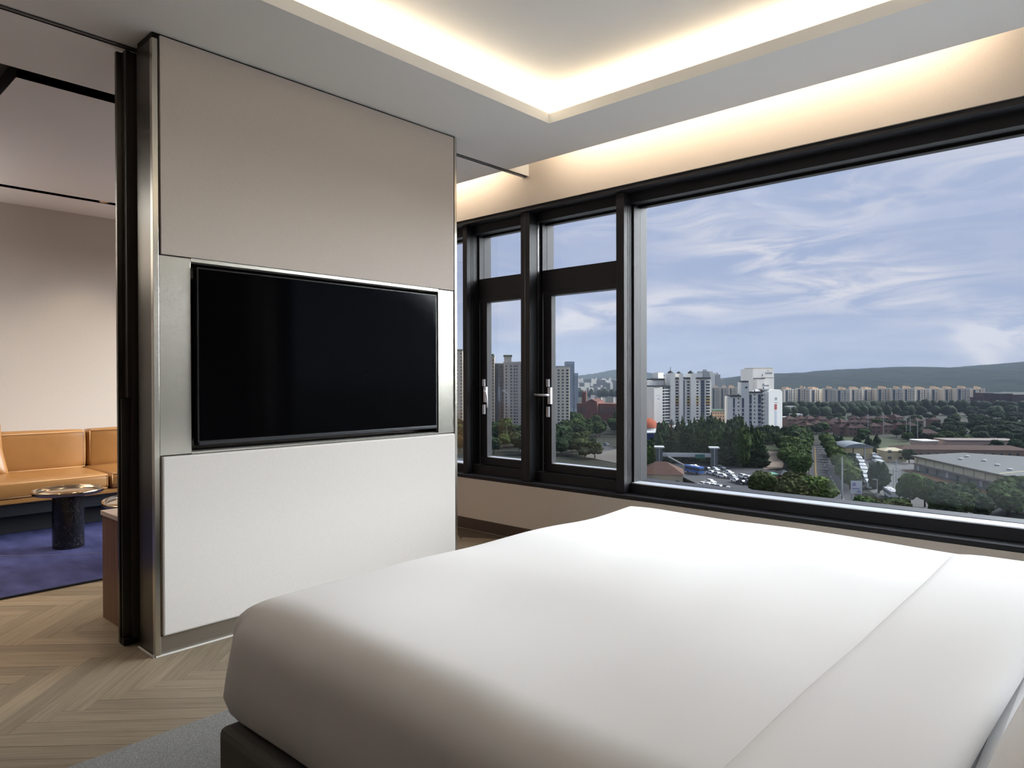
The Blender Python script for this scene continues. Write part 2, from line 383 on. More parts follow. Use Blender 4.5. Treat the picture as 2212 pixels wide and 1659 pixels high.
# sliding door leaf stowed behind the partition
dr = thing('sliding_door', 'dark bronze sliding door leaf standing open behind the television partition', 'door', (-3.30, 1.10, 0))
dr['kind'] = 'thing'
mk('door_panel', boxes((-.024, .030, .03, 1.60, .012, 2.588)), mat('dark_smoked_wood', (0.045, 0.034, 0.026), .45), dr)
mk('edge_stile', boxes((-.032, -.012, -.010, .05, .006, 2.590)), m_bronze, dr, bevel=.002)
mk('edge_channel', boxes((-.012, .036, .012, .03, 1.08, 2.588)), mat('brown_black_stain', (0.020, 0.013, 0.008), .5), dr)
mk('pull_handle', boxes((-.002, .006, -.004, .03, .012, 1.075)), m_bronze, dr, bevel=.001)
mk('bottom_shoe', boxes((-.030, .034, -.008, .05, .004, .03)), m_black, dr)

# television
tv = thing('television', 'large flat black television set in the niche of the fabric partition', 'television', (-3.06, 1.995, .872))
mk('bezel', boxes((.0, .040, -.688, .688, .0, .772)), mat('tv_bezel', (0.012, 0.012, 0.014), .3, spec=.5), tv, bevel=.002)
mk('screen', boxes((.038, .0425, -.679, .679, .021, .765)), mat('tv_screen_glass', (0.0015, 0.0015, 0.002), .07, spec=.14), tv)
mk('bottom_rail', boxes((.030, .044, -.684, .684, .002, .018)), mat('tv_rail', (0.05, 0.052, 0.058), .3, .8), tv, bevel=.002)
mk('wall_mount', boxes((-.085, .0, -.3, .3, .2, .6)), m_black, tv)

# ------------------------------------------------------------------ windows
GP = 3.975
def window(n, x0, x1, fixed=True):
    """one glazed bay between mullions, with its frame, panes and sash"""
    f0, f1 = 3.87, 4.06
    if fixed:
        root = mk('window_%d' % n, boxes((x0, x1, f0, f1, WZ0 + .026, .474), (x0, x1, f0, f1, 2.298, WZ1), (x0, x0 + .012, f0 + .03, f1, .474, 2.298), (x1 - .012, x1, f0 + .03, f1, .474, 2.298)), m_frame, kind='structure', bevel=.002)
        mk('glazing_bead', boxes((x0 + .012, x1 - .012, f0 + .004, GP, .474, .480)), m_alu, root)
        mk('glazing_gasket', boxes((x0 + .012, x1 - .012, GP - .02, GP + .01, 2.282, 2.298)), m_black, root)
        mk('glass_pane', boxes((x0 + .012, x1 - .012, GP, GP + .006, .480, 2.284)), m_glass, root)
        mk('outer_sill', boxes((x0, x1, GP + .006, 4.10, .462, .482)), m_frame, root)
    else:
        f0 = 3.925
        root = mk('window_%d' % n, boxes((x0, x1, 3.87, f1, WZ0 + .026, .480), (x0, x1, f0, f1, 1.793, 1.950), (x0, x1, 3.87, f1, 2.30, WZ1), (x0, x0 + .014, f0, f1, .48, 2.30), (x1 - .014, x1, f0, f1, .48, 2.30)), m_frame, kind='structure', bevel=.002)
        mk('glass_pane', boxes((x0 + .014, x1 - .014, GP, GP + .006, 1.950, 2.30)), m_glass, root)
        mk('glazing_gasket', boxes((x0 + .014, x1 - .014, GP - .012, GP + .01, 2.286, 2.30)), m_black, root)
        a, b = x0 + .030, x1 - .014
        s = mk('casement_sash', boxes((a, b, 3.915, 3.99, .484, .540), (a, b, 3.915, 3.99, 1.762, 1.793), (a, a + .075, 3.915, 3.962, .54, 1.762), (b - .055, b, 3.915, 3.99, .54, 1.762), (a, a + .055, 3.962, 3.99, .54, 1.762)), m_frame, root, bevel=.002)
        mk('glazing_bead', boxes((a + .075, b - .055, 3.922, GP, .540, .545)), m_alu, s)
        mk('glass_pane', boxes((a + .055, b - .055, GP, GP + .006, .545, 1.762)), m_glass, s)
        hx = a + .052
        hb = boxes((hx - .012, hx + .012, 3.897, 3.915, 1.10, 1.155), (hx + .004, hx + .032, 3.893, 3.915, .975, 1.095), (hx - .012, hx + .012, 3.897, 3.915, .88, .955))
        mk('handle_plate', hb, m_chrome, s, bevel=.002)
        if n == 3:
            lv = tube(bmesh.new(), [(hx + .018, 3.893, 1.04), (hx + .018, 3.852, 1.04), (hx + .0, 3.846, 1.04), (hx - .085, 3.846, 1.042)], .0085)
        else:
            lv = tube(bmesh.new(), [(hx + .018, 3.893, 1.055), (hx + .040, 3.865, 1.062), (hx + .066, 3.858, 1.050), (hx + .080, 3.856, 1.015), (hx + .080, 3.858, .935)], .0065)
        mk('lever_handle', lv, m_chrome, s, smooth=True)
    return root
window(1, -6.62, -3.971)
window(2, -3.924, -3.356 + .02, False)
window(3, -3.272, -2.533, False)
window(4, -2.473, .95)
sill = mk('trim_3', boxes((-6.62, .95, YW + .001, 4.06, WZ0, WZ0 + .026)), m_frame, kind='structure', bevel=.003)
mk('trim_4', boxes((-6.62, .95, YW + .012, 3.87, WZ1 - .030, WZ1)), m_frame, kind='structure', bevel=.002)
for i, (a, b, yf) in enumerate(((-3.971, -3.924, 3.80), (-3.356, -3.272, 3.795), (-2.533, -2.473, 3.80))):
    t = mk('trim_%d' % (5 + i), boxes((a, b, yf, 4.06, WZ0 + .026, WZ1 - .03)), m_frame, kind='structure', bevel=.002)
    if i != 1:
        mk('groove_highlight_strip', boxes((b, b + .0015, yf + .045, yf + .052, .48, 2.30), (b, b + .0015, yf + .066, yf + .070, .48, 2.30)), m_black, t)
    else:
        mk('groove_highlight_strip', boxes((b, b + .003, yf + .09, yf + .105, .42, 2.34), (a + .04, a + .046, yf - .002, yf, .42, 2.36)), mat('painted_highlight', (0.06, 0.058, 0.055), .3, .3), t)  # paler strips put the mullion's highlight into colour

# ------------------------------------------------------------------ lamps
def area(name, loc, sx, sy, rot, energy, color=(1, .74, .46)):
    l = bpy.data.lights.new(name, 'AREA'); l.shape = 'RECTANGLE'; l.size = sx; l.size_y = sy; l.energy = energy; l.color = color
    o = bpy.data.objects.new(name, l); COL.objects.link(o); o.location = loc; o.rotation_euler = rot; return o
PI = math.pi
WARM = (1.0, 0.82, 0.63)
lx, ly = CX1 - CX, CY - CY0
cxm, cym = (CX + CX1) / 2, (CY + CY0) / 2
lz = zt + .022
def strip(name, bs, m, label, cat, group=None):
    t = mk(name, boxes(*bs), m, label=label, cat=cat, group=group); return t
cove = thing('cove_light', 'warm linear cove light hidden behind the lip of the ceiling recess', 'light', (cxm, cym, zt))
e_ = .13
mk('led_strip', boxes((CX - e_ - cxm - .01, CX - e_ - cxm + .01, CY0 - cym - e_, CY - cym + e_, .0005, .012), (CX1 + e_ - cxm - .01, CX1 + e_ - cxm + .01, CY0 - cym - e_, CY - cym + e_, .0005, .012),
                      (CX - cxm - e_ + .012, CX1 - cxm + e_ - .012, CY + e_ - cym - .01, CY + e_ - cym + .01, .0005, .012), (CX - cxm - e_ + .012, CX1 - cxm + e_ - .012, CY0 - e_ - cym - .01, CY0 - e_ - cym + .01, .0005, .012)), m_led, cove)
KC = 1.6
area('cove_lamp', (CX - e_, cym, lz), .03, ly + .2, (PI, 0, 0), KC * ly, WARM)
area('cove_lamp', (CX1 + e_, cym, lz), .03, ly + .2, (PI, 0, 0), KC * ly, WARM)
area('cove_lamp', (cxm, CY + e_, lz), lx + .2, .03, (PI, 0, 0), KC * lx, WARM)
area('cove_lamp', (cxm, CY0 - e_, lz), lx + .2, .03, (PI, 0, 0), KC * lx, WARM)
# curtain pocket wash light, shining from behind the soffit edge onto the window wall
pk = thing('pocket_light', 'warm wall wash strip hidden in the curtain pocket over the window', 'light', (-2, PK - .05, zt))
mk('led_strip', boxes((1.2 - 2.1, 1.45, -.01, .01, .0005, .012), (-4.6, -1.40, -.01, .01, .0005, .012)), m_led, pk)
KP = 3.8
pl = area('pocket_lamp', ((-2.95 - .52) / 2, PK - .05, zt + .075), 2.43, .03, (math.radians(98), 0, 0), KP * 2.4, WARM)
pl = area('pocket_lamp', ((-3.42 - 6.6) / 2, PK - .05, zt + .075), 3.1, .03, (math.radians(98), 0, 0), KP * 3.1, WARM)

# downlights in the black slot of the living room
dl0 = None
for i, (x, y) in enumerate(((-6.277, 1.97), (-6.277, .95), (-6.277, 2.75), (-3.925, 1.75), (-3.925, 2.5))):
    if dl0 is None:
        dl0 = thing('slot_downlight', 'small round brass downlight glowing in the black ceiling slot above the sofa', 'downlight', (x, y, CZ + .004))
        b = lathe(bmesh.new(), [(.020, .03), (.028, .0), (.036, .0), (.036, .03)], 24); mk('trim_ring', b, mat('brass_ring', (.7, .55, .35), .3, 1), dl0, smooth=True)
        b = lathe(bmesh.new(), [(0, .012), (.022, .012), (.022, .02)], 20)
        ml = bpy.data.materials.new('downlight_lens'); ml.use_nodes = True; q = ml.node_tree.nodes['Principled BSDF']; q.inputs['Emission Color'].default_value = (1, .8, .55, 1); q.inputs['Emission Strength'].default_value = 5
        mk('lens', b, ml, dl0)
    sp = bpy.data.lights.new('downlight_lamp', 'SPOT'); sp.energy = (30, 18, 26, 50, 22)[i]; sp.spot_size = math.radians(95); sp.spot_blend = .8; sp.color = (1, .80, .58); sp.shadow_soft_size = .03
    o = bpy.data.objects.new('downlight_lamp', sp); COL.objects.link(o); o.location = (x, y, CZ - .004)
# added upward fill near the headboard and added uplighter beyond the sofa, both unseen
area('added_ceiling_fill', (.90, 1.75, 1.30), .12, 2.2, (PI, 0, 0), 9, (1, .96, .91))
fl_ = thing('added_uplighter', 'added black uplighter to lift the ceiling, unseen beyond the near end of the sofa', 'lamp', (-6.3, -.55, .0))
mk('base', lathe(bmesh.new(), [(0, 0), (.16, 0), (.16, .02), (.02, .03), (0, .03)], 24), m_black, fl_); mk('pole', tube(bmesh.new(), [(0, 0, .02), (0, 0, 1.72)], .012, 10), m_black, fl_); mk('bowl_shade', lathe(bmesh.new(), [(0, 1.70), (.05, 1.70), (.14, 1.78), (.15, 1.82), (.145, 1.82), (.13, 1.785), (.04, 1.712), (0, 1.712)], 28), m_black, fl_)
l_ = bpy.data.lights.new('added_uplighter_spot', 'SPOT'); l_.energy = 210; l_.spot_size = math.radians(150); l_.spot_blend = .6; l_.color = (1, .97, .93); l_.shadow_soft_size = .08
o = bpy.data.objects.new('added_uplighter_spot', l_); COL.objects.link(o); o.location = (-6.3, -.55, 1.80); o.rotation_euler = (PI, 0, 0)
# entrance side of the living area: a ceiling downlight behind the picture's left edge warms the floor there
sp = bpy.data.lights.new('downlight_lamp', 'SPOT'); sp.energy = 130; sp.spot_size = math.radians(80); sp.spot_blend = .9; sp.color = (1, .78, .54); sp.shadow_soft_size = .04
o = bpy.data.objects.new('downlight_lamp', sp); COL.objects.link(o); o.location = (-4.55, .25, CZ - .01)

# ------------------------------------------------------------------ bed
m_linen = mat('white_cotton', (0.86, 0.86, 0.87), 0.85, spec=.12, sheen=.1, bump=((900, 900, 900), .05, .0004))
m_base = mat('grey_bed_fabric', (0.13, 0.125, 0.115), .9, spec=.1, noise=((500, 500, 500), .18, 2), bump=((700, 700, 700), .3, .0008))
bed = thing('bed', 'wide double bed made up in white standing beside the long window', 'bed', (-.65, 1.76, 0))
BX, BY = -.65, 1.76
mk('bed_base', boxes((-1.685 - BX, .42 - BX, .772 - BY, 2.745 - BY, .02, .306)), m_base, bed, bevel=.02)
mk('mattress', boxes((-1.60 - BX, .40 - BX, .85 - BY, 2.67 - BY, .306, .53)), m_linen, bed, bevel=.04)
mk('headboard', boxes((.42 - BX, .52 - BX, .60 - BY, 2.92 - BY, .02, 1.15)), m_base, bed, bevel=.02)
def duvet(name, x0, x1, y0, y1, ztop, zbot, lumps, thick, par, head_open=True, nx=90, ny=90, off=0.0):
    """closed-top cloth shell draped over the mattress; parametric section across y and at the foot"""
    bm = bmesh.new(); grid = []
    import mathutils
    nz = mathutils.noise
    # arc-length profile from hem up over the shoulder: returns (inset, z)
    def prof(t, rs):
        # t 0..1 : 0 hem, 1 flat top ; rs shoulder radius
        pts = [(.030, zbot), (.010, zbot + .025), (-.004, zbot + .065), (.004, zbot + .12), (.014, ztop - rs * .86)]
        n = 10
        for i in range(1, n + 1):
            a = (i / n) * PI / 2
            pts.append((.016 + rs * 1.35 * (1 - math.cos(a)), ztop - rs * .86 + rs * .86 * math.sin(a)))
        return pts
    pS = prof(0, .105); pF = prof(0, .030); pN = prof(0, .07)
    top_s, top_f = pS[-1][0], pF[-1][0]
    # u lines along x
    us = [('f', i) for i in range(len(pF))] + [('m', i / 60) for i in range(1, 61)]
    vs = [('s', i) for i in range(len(pS))] + [('m', i / 60) for i in range(1, 60)] + [('n', i) for i in range(len(pN) - 1, -1, -1)]
    for ua, ui in us:
        row = []
        for va, vi in vs:
            if ua == 'f': ix, zx = pF[ui]; x = x0 + ix
            else: x = x0 + pF[-1][0] + (x1 - x0 - pF[-1][0]) * ui; zx = ztop
            if va == 's': iy, zy = pS[vi]; y = y0 + iy
            elif va == 'n': iy, zy = pN[vi]; y = y1 - iy
            else: y = (y0 + pS[-1][0]) + (y1 - y0 - pS[-1][0] - pN[-1][0]) * vi; zy = ztop
            hz = ztop - zbot
            a, b = (ztop - zx) / hz, (ztop - zy) / hz
            d = max(a, b) if (a <= 0 or b <= 0) else min(1.0, (a ** 4 + b ** 4) ** .25)
            z = ztop - hz * d
            if ua == 'f' and va in 'sn' and a > 0 and b > 0:
                def ins(P):
                    for (i0, z0_), (i1, z1_) in zip(P, P[1:]):
                        if z0_ - 1e-6 <= z <= z1_ + 1e-6: return i0 + (i1 - i0) * (z - z0_) / max(1e-6, z1_ - z0_)
                    return P[0][0]
                x = x0 + max(ix, ins(pF)); iy = max(iy, ins(pS if va == 's' else pN)); y = y0 + iy if va == 's' else y1 - iy
            # rounded corner: pull both insets together
            if a > .02 and b > .02:
                cx_, cyy = (x0 + .07), (y0 + .07 if va == 's' else y1 - .07)
            w = min(1.0, (x - x0) * 6 + .0)
            z += lumps * (nz.noise(Vector((x * 1.7 + off, y * 1.9, 3.1))) * .020 + nz.noise(Vector((x * 5 + off, y * 2.2, 7.7))) * .004) * max(0.0, 1 - d * 3)
            s_ = lumps * nz.noise(Vector((x * 4.0, y * 4.0, z * 2.0 + off))) * .006
            if d > .4:
                if va == 's' and b > .3: y += s_
                if ua == 'f' and a > .3: x += s_
            rc_ = .075
            for (cyc_, sg) in ((y0 + rc_, -1), (y1 - rc_, 1)):
                ax, ay = x - (x0 + rc_), (y - cyc_) * sg
                if ax < 0 and ay > 0:
                    m_ = max(-ax, ay); q_ = math.hypot(ax, ay)
                    x = x0 + rc_ + ax * m_ / q_; y = cyc_ + (y - cyc_) * m_ / q_
            row.append(bm.verts.new((x - BX, y - BY, z)))
        grid.append(row)
    for i in range(len(grid) - 1):
        for j in range(len(grid[0]) - 1): bm.faces.new((grid[i][j], grid[i][j + 1], grid[i + 1][j + 1], grid[i + 1][j]))
    o = mk(name, bm, m_linen, par, smooth=True)
    so_ = o.modifiers.new('cloth', 'SOLIDIFY'); so_.thickness = thick; so_.offset = -1
    return o
duvet('duvet', -1.712, -.19, .780, 2.705, .594, .315, 1.0, .012, bed)
# turned-back band of the duvet near the head
def band():
    bm = bmesh.new(); import mathutils; nz = mathutils.noise
    xs = [-.445 + .01 * math.sin(0), -.447, -.440, -.425, -.40, -.36, -.30, -.25, -.22, -.200, -.187, -.183, -.188]
    zs = [.586, .594, .601, .605, .608, .610, .612, .612, .611, .605, .595, .582, .570]
    rows = []
    Y0, Y1 = .762, 2.700
    prof = []
    n = 64
    for j in range(n + 1):
        t = j / n; y = Y0 + (Y1 - Y0) * t
        ds = min(y - Y0, 1.0); dn = Y1 - y
        def drop(d, r):
            return 0 if d > r else r * .8 * (1 - math.sqrt(max(0, 1 - ((r - d) / r) ** 2)))
        prof.append((y, drop(ds, .13) + drop(dn, .16)))
    prof = [(Y0 + .004, .30), (Y0 - .006, .22), (Y0 - .004, .15)] + prof[1:-1] + [(Y1 + .006, .10), (Y1 + .004, .2), (Y1 - .004, .29)]
    for (y, dr_) in prof:
        row = []
        for k, (x, z) in enumerate(zip(xs, zs)):
            wv = nz.noise(Vector((y * 2.2, x * 6, 1.2))) * .004 + nz.noise(Vector((x * 22, y * 1.2, 4))) * .003
            row.append(bm.verts.new((x + nz.noise(Vector((y * 1.2, 2, 5))) * .005 + (.035 * (y - 1.2) if k > 5 else 0) - BX, y - BY, z - dr_ + wv)))
        rows.append(row)
    for a, b in zip(rows, rows[1:]):
        for k in range(len(xs) - 1): bm.faces.new((a[k], b[k], b[k + 1], a[k + 1]))
    o = mk('turned_back_fold', bm, m_linen, bed, smooth=True)
    s = o.modifiers.new('cloth', 'SOLIDIFY'); s.thickness = .006; s.offset = -1
band()
mk('fitted_sheet', boxes((-.20 - BX, .405 - BX, .83 - BY, 2.69 - BY, .50, .552)), m_linen, bed, bevel=.03)
def pillow(name, cx, cy, cz, lx_, ly_, h, rz, tilt, label, cat='pillow', group=None, m=m_linen, rx=0):
    bm = bmesh.new(); n = 22; top = []; bot = []
    for i in range(n + 1):
        rt_, rb_ = [], []
        for j in range(n + 1):
            u, v = i / n * 2 - 1, j / n * 2 - 1
            ed = (1 - abs(u) ** 2.6) * (1 - abs(v) ** 2.6); t = max(0, ed) ** .42
            sx = 1 - .05 * (1 - abs(v)) * abs(u) ** 3; sy = 1 - .05 * (1 - abs(u)) * abs(v) ** 3
            x, y = u * lx_ / 2 * sx, v * ly_ / 2 * sy
            rt_.append(bm.verts.new((x, y, h / 2 * t + .001))); rb_.append(bm.verts.new((x, y, -h / 2 * t - .001)))
        top.append(rt_); bot.append(rb_)
    for i in range(n):
        for j in range(n):
            bm.faces.new((top[i][j], top[i + 1][j], top[i + 1][j + 1], top[i][j + 1])); bm.faces.new((bot[i][j], bot[i][j + 1], bot[i + 1][j + 1], bot[i + 1][j]))
    for i in range(n):
        for (A, B) in (((i, 0), (i + 1, 0)), ((i + 1, n), (i, n)), ((n, i), (n, i + 1)), ((0, i + 1), (0, i))):
            bm.faces.new((bot[A[0]][A[1]], bot[B[0]][B[1]], top[B[0]][B[1]], top[A[0]][A[1]]))
    o = mk(name, bm, m, smooth=True, label=label, cat=cat, group=group); o.location = (cx, cy, cz); o.rotation_euler = (rx, tilt, rz)
    return o
pillow('pillow', .100, 1.22, .668, .50, .76, .23, -.03, -.14, 'plump white pillow at the head of the bed, cut off by the right edge')

# ------------------------------------------------------------------ rugs
m_rugg = mat('grey_wool_rug', (0.28, 0.28, 0.275), .95, spec=.05, noise=((260, 260, 260), .35, 4), bump=((420, 420, 420), .9, .006))
m_rugb = mat('blue_wool_rug', (0.060, 0.066, 0.165), .95, spec=.05, noise=((5, 11, 90), .32, 5), bump=((240, 240, 240), .9, .006))
rg = thing('grey_rug', 'grey short pile rug lying on the herringbone floor under the bed', 'rug', (-.6, 1.4, 0))
mk('pile', boxes((-2.352 + .6, .35 + .6, -.5 - 1.4, 2.95 - 1.4, .002, .013)), m_rugg, rg, bevel=.004)
rb = thing('blue_rug', 'dark blue mottled rug in front of the tan leather sofa', 'rug', (-5.6, 1.6, 0))
mk('pile', boxes((-6.84 + 5.6, -4.447 + 5.6, -.6 - 1.6, 3.3 - 1.6, .002, .014)), m_rugb, rb, bevel=.004)
mk('binding', boxes((-4.447 + 5.6, -4.440 + 5.6, -.6 - 1.6, 3.3 - 1.6, .002, .012)), mat('rug_edge', (.008, .008, .012), .9), rb)
arc = bmesh.new()
for (cx_, cyy, R_, a0, a1) in ((-6.4, 2.3, 1.50, -1.25, .2), (-3.9, 2.45, 1.25, 2.4, 3.7)):
    pts = [(cx_ + R_ * math.cos(a0 + (a1 - a0) * i / 30) + 5.6, cyy + R_ * math.sin(a0 + (a1 - a0) * i / 30) - 1.6, .0142) for i in range(31)]
    pts = [p for p in pts if p[0] < 1.14]
    if len(pts) > 3: tube(arc, pts, .0035, 6)
mk('carved_line', arc, mat('rug_line', (.13, .13, .24), .9), rb)

# ------------------------------------------------------------------ sofa
m_tan = mat('tan_leather', (0.35, 0.165, 0.05), .36, spec=.45, noise=((9, 9, 9), .06, 4), bump=((180, 180, 180), .18, .0015))
m_pipe = mat('tan_piping', (.50, .27, .11), .4)
m_dkm = mat('sofa_dark_metal', (0.07, 0.075, 0.08), .35, .8)
sf = thing('sofa', 'long tan leather sofa with black metal underframe along the far wall', 'sofa', (-6.4, 1.7, 0))
def cushion(name, b, r, par, puff=.012):
    bm = boxes(b); bmesh.ops.subdivide_edges(bm, edges=bm.edges[:], cuts=5, use_grid_fill=True)
    x0, x1, y0, y1, z0, z1 = b
    for v in bm.verts:
        u = [(v.co[i] - (b[2 * i] + b[2 * i + 1]) / 2) / ((b[2 * i + 1] - b[2 * i]) / 2) for i in range(3)]
        for i in range(3):
            o1, o2 = [k for k in range(3) if k != i]
            if abs(u[i]) > .99: v.co[i] += math.copysign(puff * (1 - u[o1] ** 2) * (1 - u[o2] ** 2), u[i])
    return mk(name, bm, m_tan, par, bevel=r, smooth=True)
for (ya, yb) in ((.42, 1.905), (1.918, 3.35)):
    c = cushion('seat_cushion', (-6.70 + 6.4, -6.0 + 6.4, ya - 1.7, yb - 1.7, .300, .425), .028, sf)
    e = .012; q = [(.398 + .001, ya - 1.7 + e, .425 - e), (.399, yb - 1.7 - e, .425 - e), (.399, yb - 1.7 - e, .30 + e), (.399, ya - 1.7 + e, .30 + e), (.399, ya - 1.7 + e, .425 - e)]
    mk('piping', tube(bmesh.new(), q, .0035, 6), m_pipe, c, smooth=True)
for (ya, yb) in ((.42, 1.935), (1.95, 3.35)):
    c = cushion('back_cushion', (-6.80 + 6.4, -6.64 + 6.4, ya - 1.7, yb - 1.7, .415, .735), .028, sf)
    e = .012; q = [(-.238, ya - 1.7 + e, .735 - e), (-.238, yb - 1.7 - e, .735 - e), (-.238, yb - 1.7 - e, .415 + e), (-.238, ya - 1.7 + e, .415 + e), (-.238, ya - 1.7 + e, .735 - e)]
    mk('piping', tube(bmesh.new(), q, .0035, 6), m_pipe, c, smooth=True)
mk('seat_platform', boxes((-6.85 + 6.4, -6.01 + 6.4, .40 - 1.7, 3.37 - 1.7, .262, .300)), m_tan, sf, bevel=.01)
mk('back_frame', boxes((-6.86 + 6.4, -6.80 + 6.4, .40 - 1.7, 3.37 - 1.7, .30, .70)), m_tan, sf, bevel=.01)
mk('underframe', boxes((-6.85 + 6.4, -6.08 + 6.4, .44 - 1.7, 3.33 - 1.7, .165, .262)), m_dkm, sf, bevel=.004)
mk('plinth', boxes((-6.85 + 6.4, -6.24 + 6.4, .6 - 1.7, 3.2 - 1.7, .016, .165)), mat('plinth_black', (.02, .02, .022), .5), sf)
cu = pillow('cushion', -6.50, .90, .60, .42, .60, .15, 0, 0, 'tan leather scatter cushion leaning on the sofa at the left edge', 'cushion', m=m_tan)
cu.rotation_euler = (0, math.radians(68), math.radians(8)); cu.location = (-6.545, 1.055, .612)

# ------------------------------------------------------------------ side tables
m_brass = mat('bronze_mirror_tray', (0.50, 0.39, 0.27), .14, 1.0)
m_marble = mat('black_marble', (0.010, 0.010, 0.012), .16, spec=.5)
def _veins():
    nt = m_marble.node_tree; N = nt.nodes; L = nt.links; tc = N.new('ShaderNodeTexCoord')
    t = N.new('ShaderNodeTexNoise'); t.inputs['Scale'].default_value = 9; t.inputs['Detail'].default_value = 8; t.inputs['Distortion'].default_value = 2.5; L.new(tc.outputs['Object'], t.inputs[0])
    r = N.new('ShaderNodeValToRGB'); L.new(t.outputs[0], r.inputs[0]); e = r.color_ramp.elements
    e[0].position = .49; e[0].color = (.009, .009, .011, 1); e[1].position = .51; e[1].color = (.009, .009, .011, 1); k = e.new(.50); k.color = (.06, .06, .065, 1)
    L.new(r.outputs[0], N['Principled BSDF'].inputs['Base Color'])
_veins()
def side_table(loc, R_, h, rc, label, cup=.006):
    t = thing('side_table', label, 'side table', loc)
    mk('column', lathe(bmesh.new(), [(0, .0), (rc, .0), (rc, h - .026), (0, h - .026)], 48), m_marble, t, bevel=.002)
    mk('tray_top', lathe(bmesh.new(), [(0, h - .025), (R_ - .012, h - .025), (R_ - .002, h - .018), (R_, h - .006), (R_, h + .006), (R_ - .006, h + .006), (R_ - .008, h - .012), (R_ - .016, h - .017), (0, h - .017)], 64), m_brass, t, smooth=True)
    return t
side_table((-5.449, 1.475, .014), .212, .392, .095, 'round bronze tray side table on a black marble column, nearer the left edge')
side_table((-4.62, 1.80, .014), .36, .390, .11, 'larger bronze tray side table half hidden behind the sliding door')

# ------------------------------------------------------------------ low cabinet behind the partition
cb = thing('low_cabinet', 'low walnut cabinet with pale stone top behind the sliding door edge', 'cabinet', (-3.55, 2.0, 0))
m_wal = mat('walnut_veneer', (0.150, 0.070, 0.038), .5, spec=.3, noise=((60, 60, 2.2), .3, 6))
mk('carcass', boxes((-3.753 + 3.55, -3.352 + 3.55, 1.160 - 2, 2.9 - 2, .0, .500)), m_wal, cb, bevel=.002)
mk('stone_top', boxes((-3.760 + 3.55, -3.350 + 3.55, 1.154 - 2, 2.905 - 2, .500, .522)), mat('pale_travertine', (.60, .50, .44), .45, noise=((8, 8, 30), .12, 5)), cb, bevel=.002)

# ================================================================== the city outside
SPEC0 = 0.06
FV = Vector((FW.x, FW.y)).normalized(); RV = Vector((RT.x, RT.y)).normalized()
def gpoly(pts, h=0.0): return [tuple(ground(p, q, h).xy) for p, q in pts]
m_soil = mat('city_ground', (0.034, 0.035, 0.026), .95, spec=.05, noise=((.03, .03, .03), .45, 6))
m_asph = mat('asphalt', (0.062, 0.060, 0.063), .9, spec=.1, noise=((.25, .25, .25), .14, 5))
m_yard = mat('concrete_yard', (0.075, 0.073, 0.070), .9, spec=.1, noise=((.08, .08, .08), .14, 5))
m_sand = mat('sand_pitch', (0.27, 0.205, 0.155), .95, noise=((.2, .2, .2), .1, 4))
m_grass = mat('grass', (0.042, 0.050, 0.022), .95, noise=((.3, .3, .3), .3, 5))
m_mark = mat('road_marking', (0.22, 0.22, 0.21), .8)
m_yel = mat('yellow_line', (0.20, 0.14, 0.06), .8)
# ground plate: fan in front of the window out to the horizon, starting outside the tower
gb = bmesh.new()
pl_ = [(-9000, 30), (-9000, 14000), (14000, 14000), (14000, 30)]
prism(gb, pl_, GZ - 1.0, GZ)
land = mk('ground', gb, m_soil, kind='structure')
# unseen pale roof added below the window to bounce daylight up
mk('added_bounce_roof', boxes((-60, 60, YW + 1.2, 34, GZ, GZ + 9)), mat('bounce_membrane', (.62, .615, .60), .9, noise=((.4, .4, .4), .05, 3)), kind='structure')
def patch(name, pts, m, h, world_=False):
    return mk(name, prism(bmesh.new(), pts if world_ else gpoly(pts, h), GZ + h - .04, GZ + h), m, kind='structure')
patch('added_bounce_plaza', [(-170, 34), (170, 34), (170, 128), (-170, 128)], mat('bounce_paving', (.50, .49, .47), .9, noise=((.3, .3, .3), .06, 3)), .10, True)  # added unseen paving, bounces daylight onto the ceiling
patch('road', [(1470, 1000), (1530, 1006), (1640, 1012), (1700, 1020), (1760, 1040), (1770, 1075), (1700, 1110), (1600, 1090), (1480, 1060), (1440, 1030), (1380, 985), (1300, 960), (1290, 975), (1350, 1000)], m_asph, .06)
patch('road', [(1744, 962), (1776, 962), (1800, 1000), (1850, 1075), (1870, 1110), (1745, 1120), (1752, 1060), (1746, 1000)], m_asph, .12)
patch('road', [(1795, 963), (1816, 963), (1850, 1012), (1830, 1016)], m_asph, .12)
patch('lane_line', [(1759, 966), (1762, 966), (1764, 1020), (1777, 1090), (1770, 1090), (1760, 1020)], m_yel, .20)
for k in (0,):
    for i in range(14):
        t0_, t1_ = i / 14, (i + .45) / 14
        q = lambda t: (1767 + (1826 - 1767) * t ** 1.15, 970 + 115 * t)
        a, b = q(t0_), q(t1_); w_ = .6 + 1.4 * t0_
        patch('lane_dash', [(a[0] - w_, a[1]), (a[0] + w_, a[1]), (b[0] + w_, b[1]), (b[0] - w_, b[1])], m_mark, .21)
patch('yard', [(1838, 985), (1900, 978), (1975, 990), (1990, 1015), (2212, 1078), (2300, 1100), (2240, 1140), (2100, 1130), (1990, 1100), (1900, 1080), (1868, 1050)], m_yard, .10)
patch('sand_pitch', [(1630, 974), (1680, 973), (1693, 1002), (1690, 1012), (1650, 1014)], m_sand, .10)
patch('grass_field', [(1622, 962), (1688, 962), (1684, 974), (1630, 975)], m_grass, .14)
patch('grass_field', [(1800, 944), (1880, 942), (1965, 955), (1975, 972), (1880, 968), (1830, 958)], m_grass, .14)
patch('shrub_bed', [(1948, 1013), (1968, 1015), (2160, 1068), (2110, 1066), (1985, 1028)], mat('rusty_shrubs', (0.075, 0.038, 0.02), .95, noise=((.8, .8, .8), .4, 4)), .5)

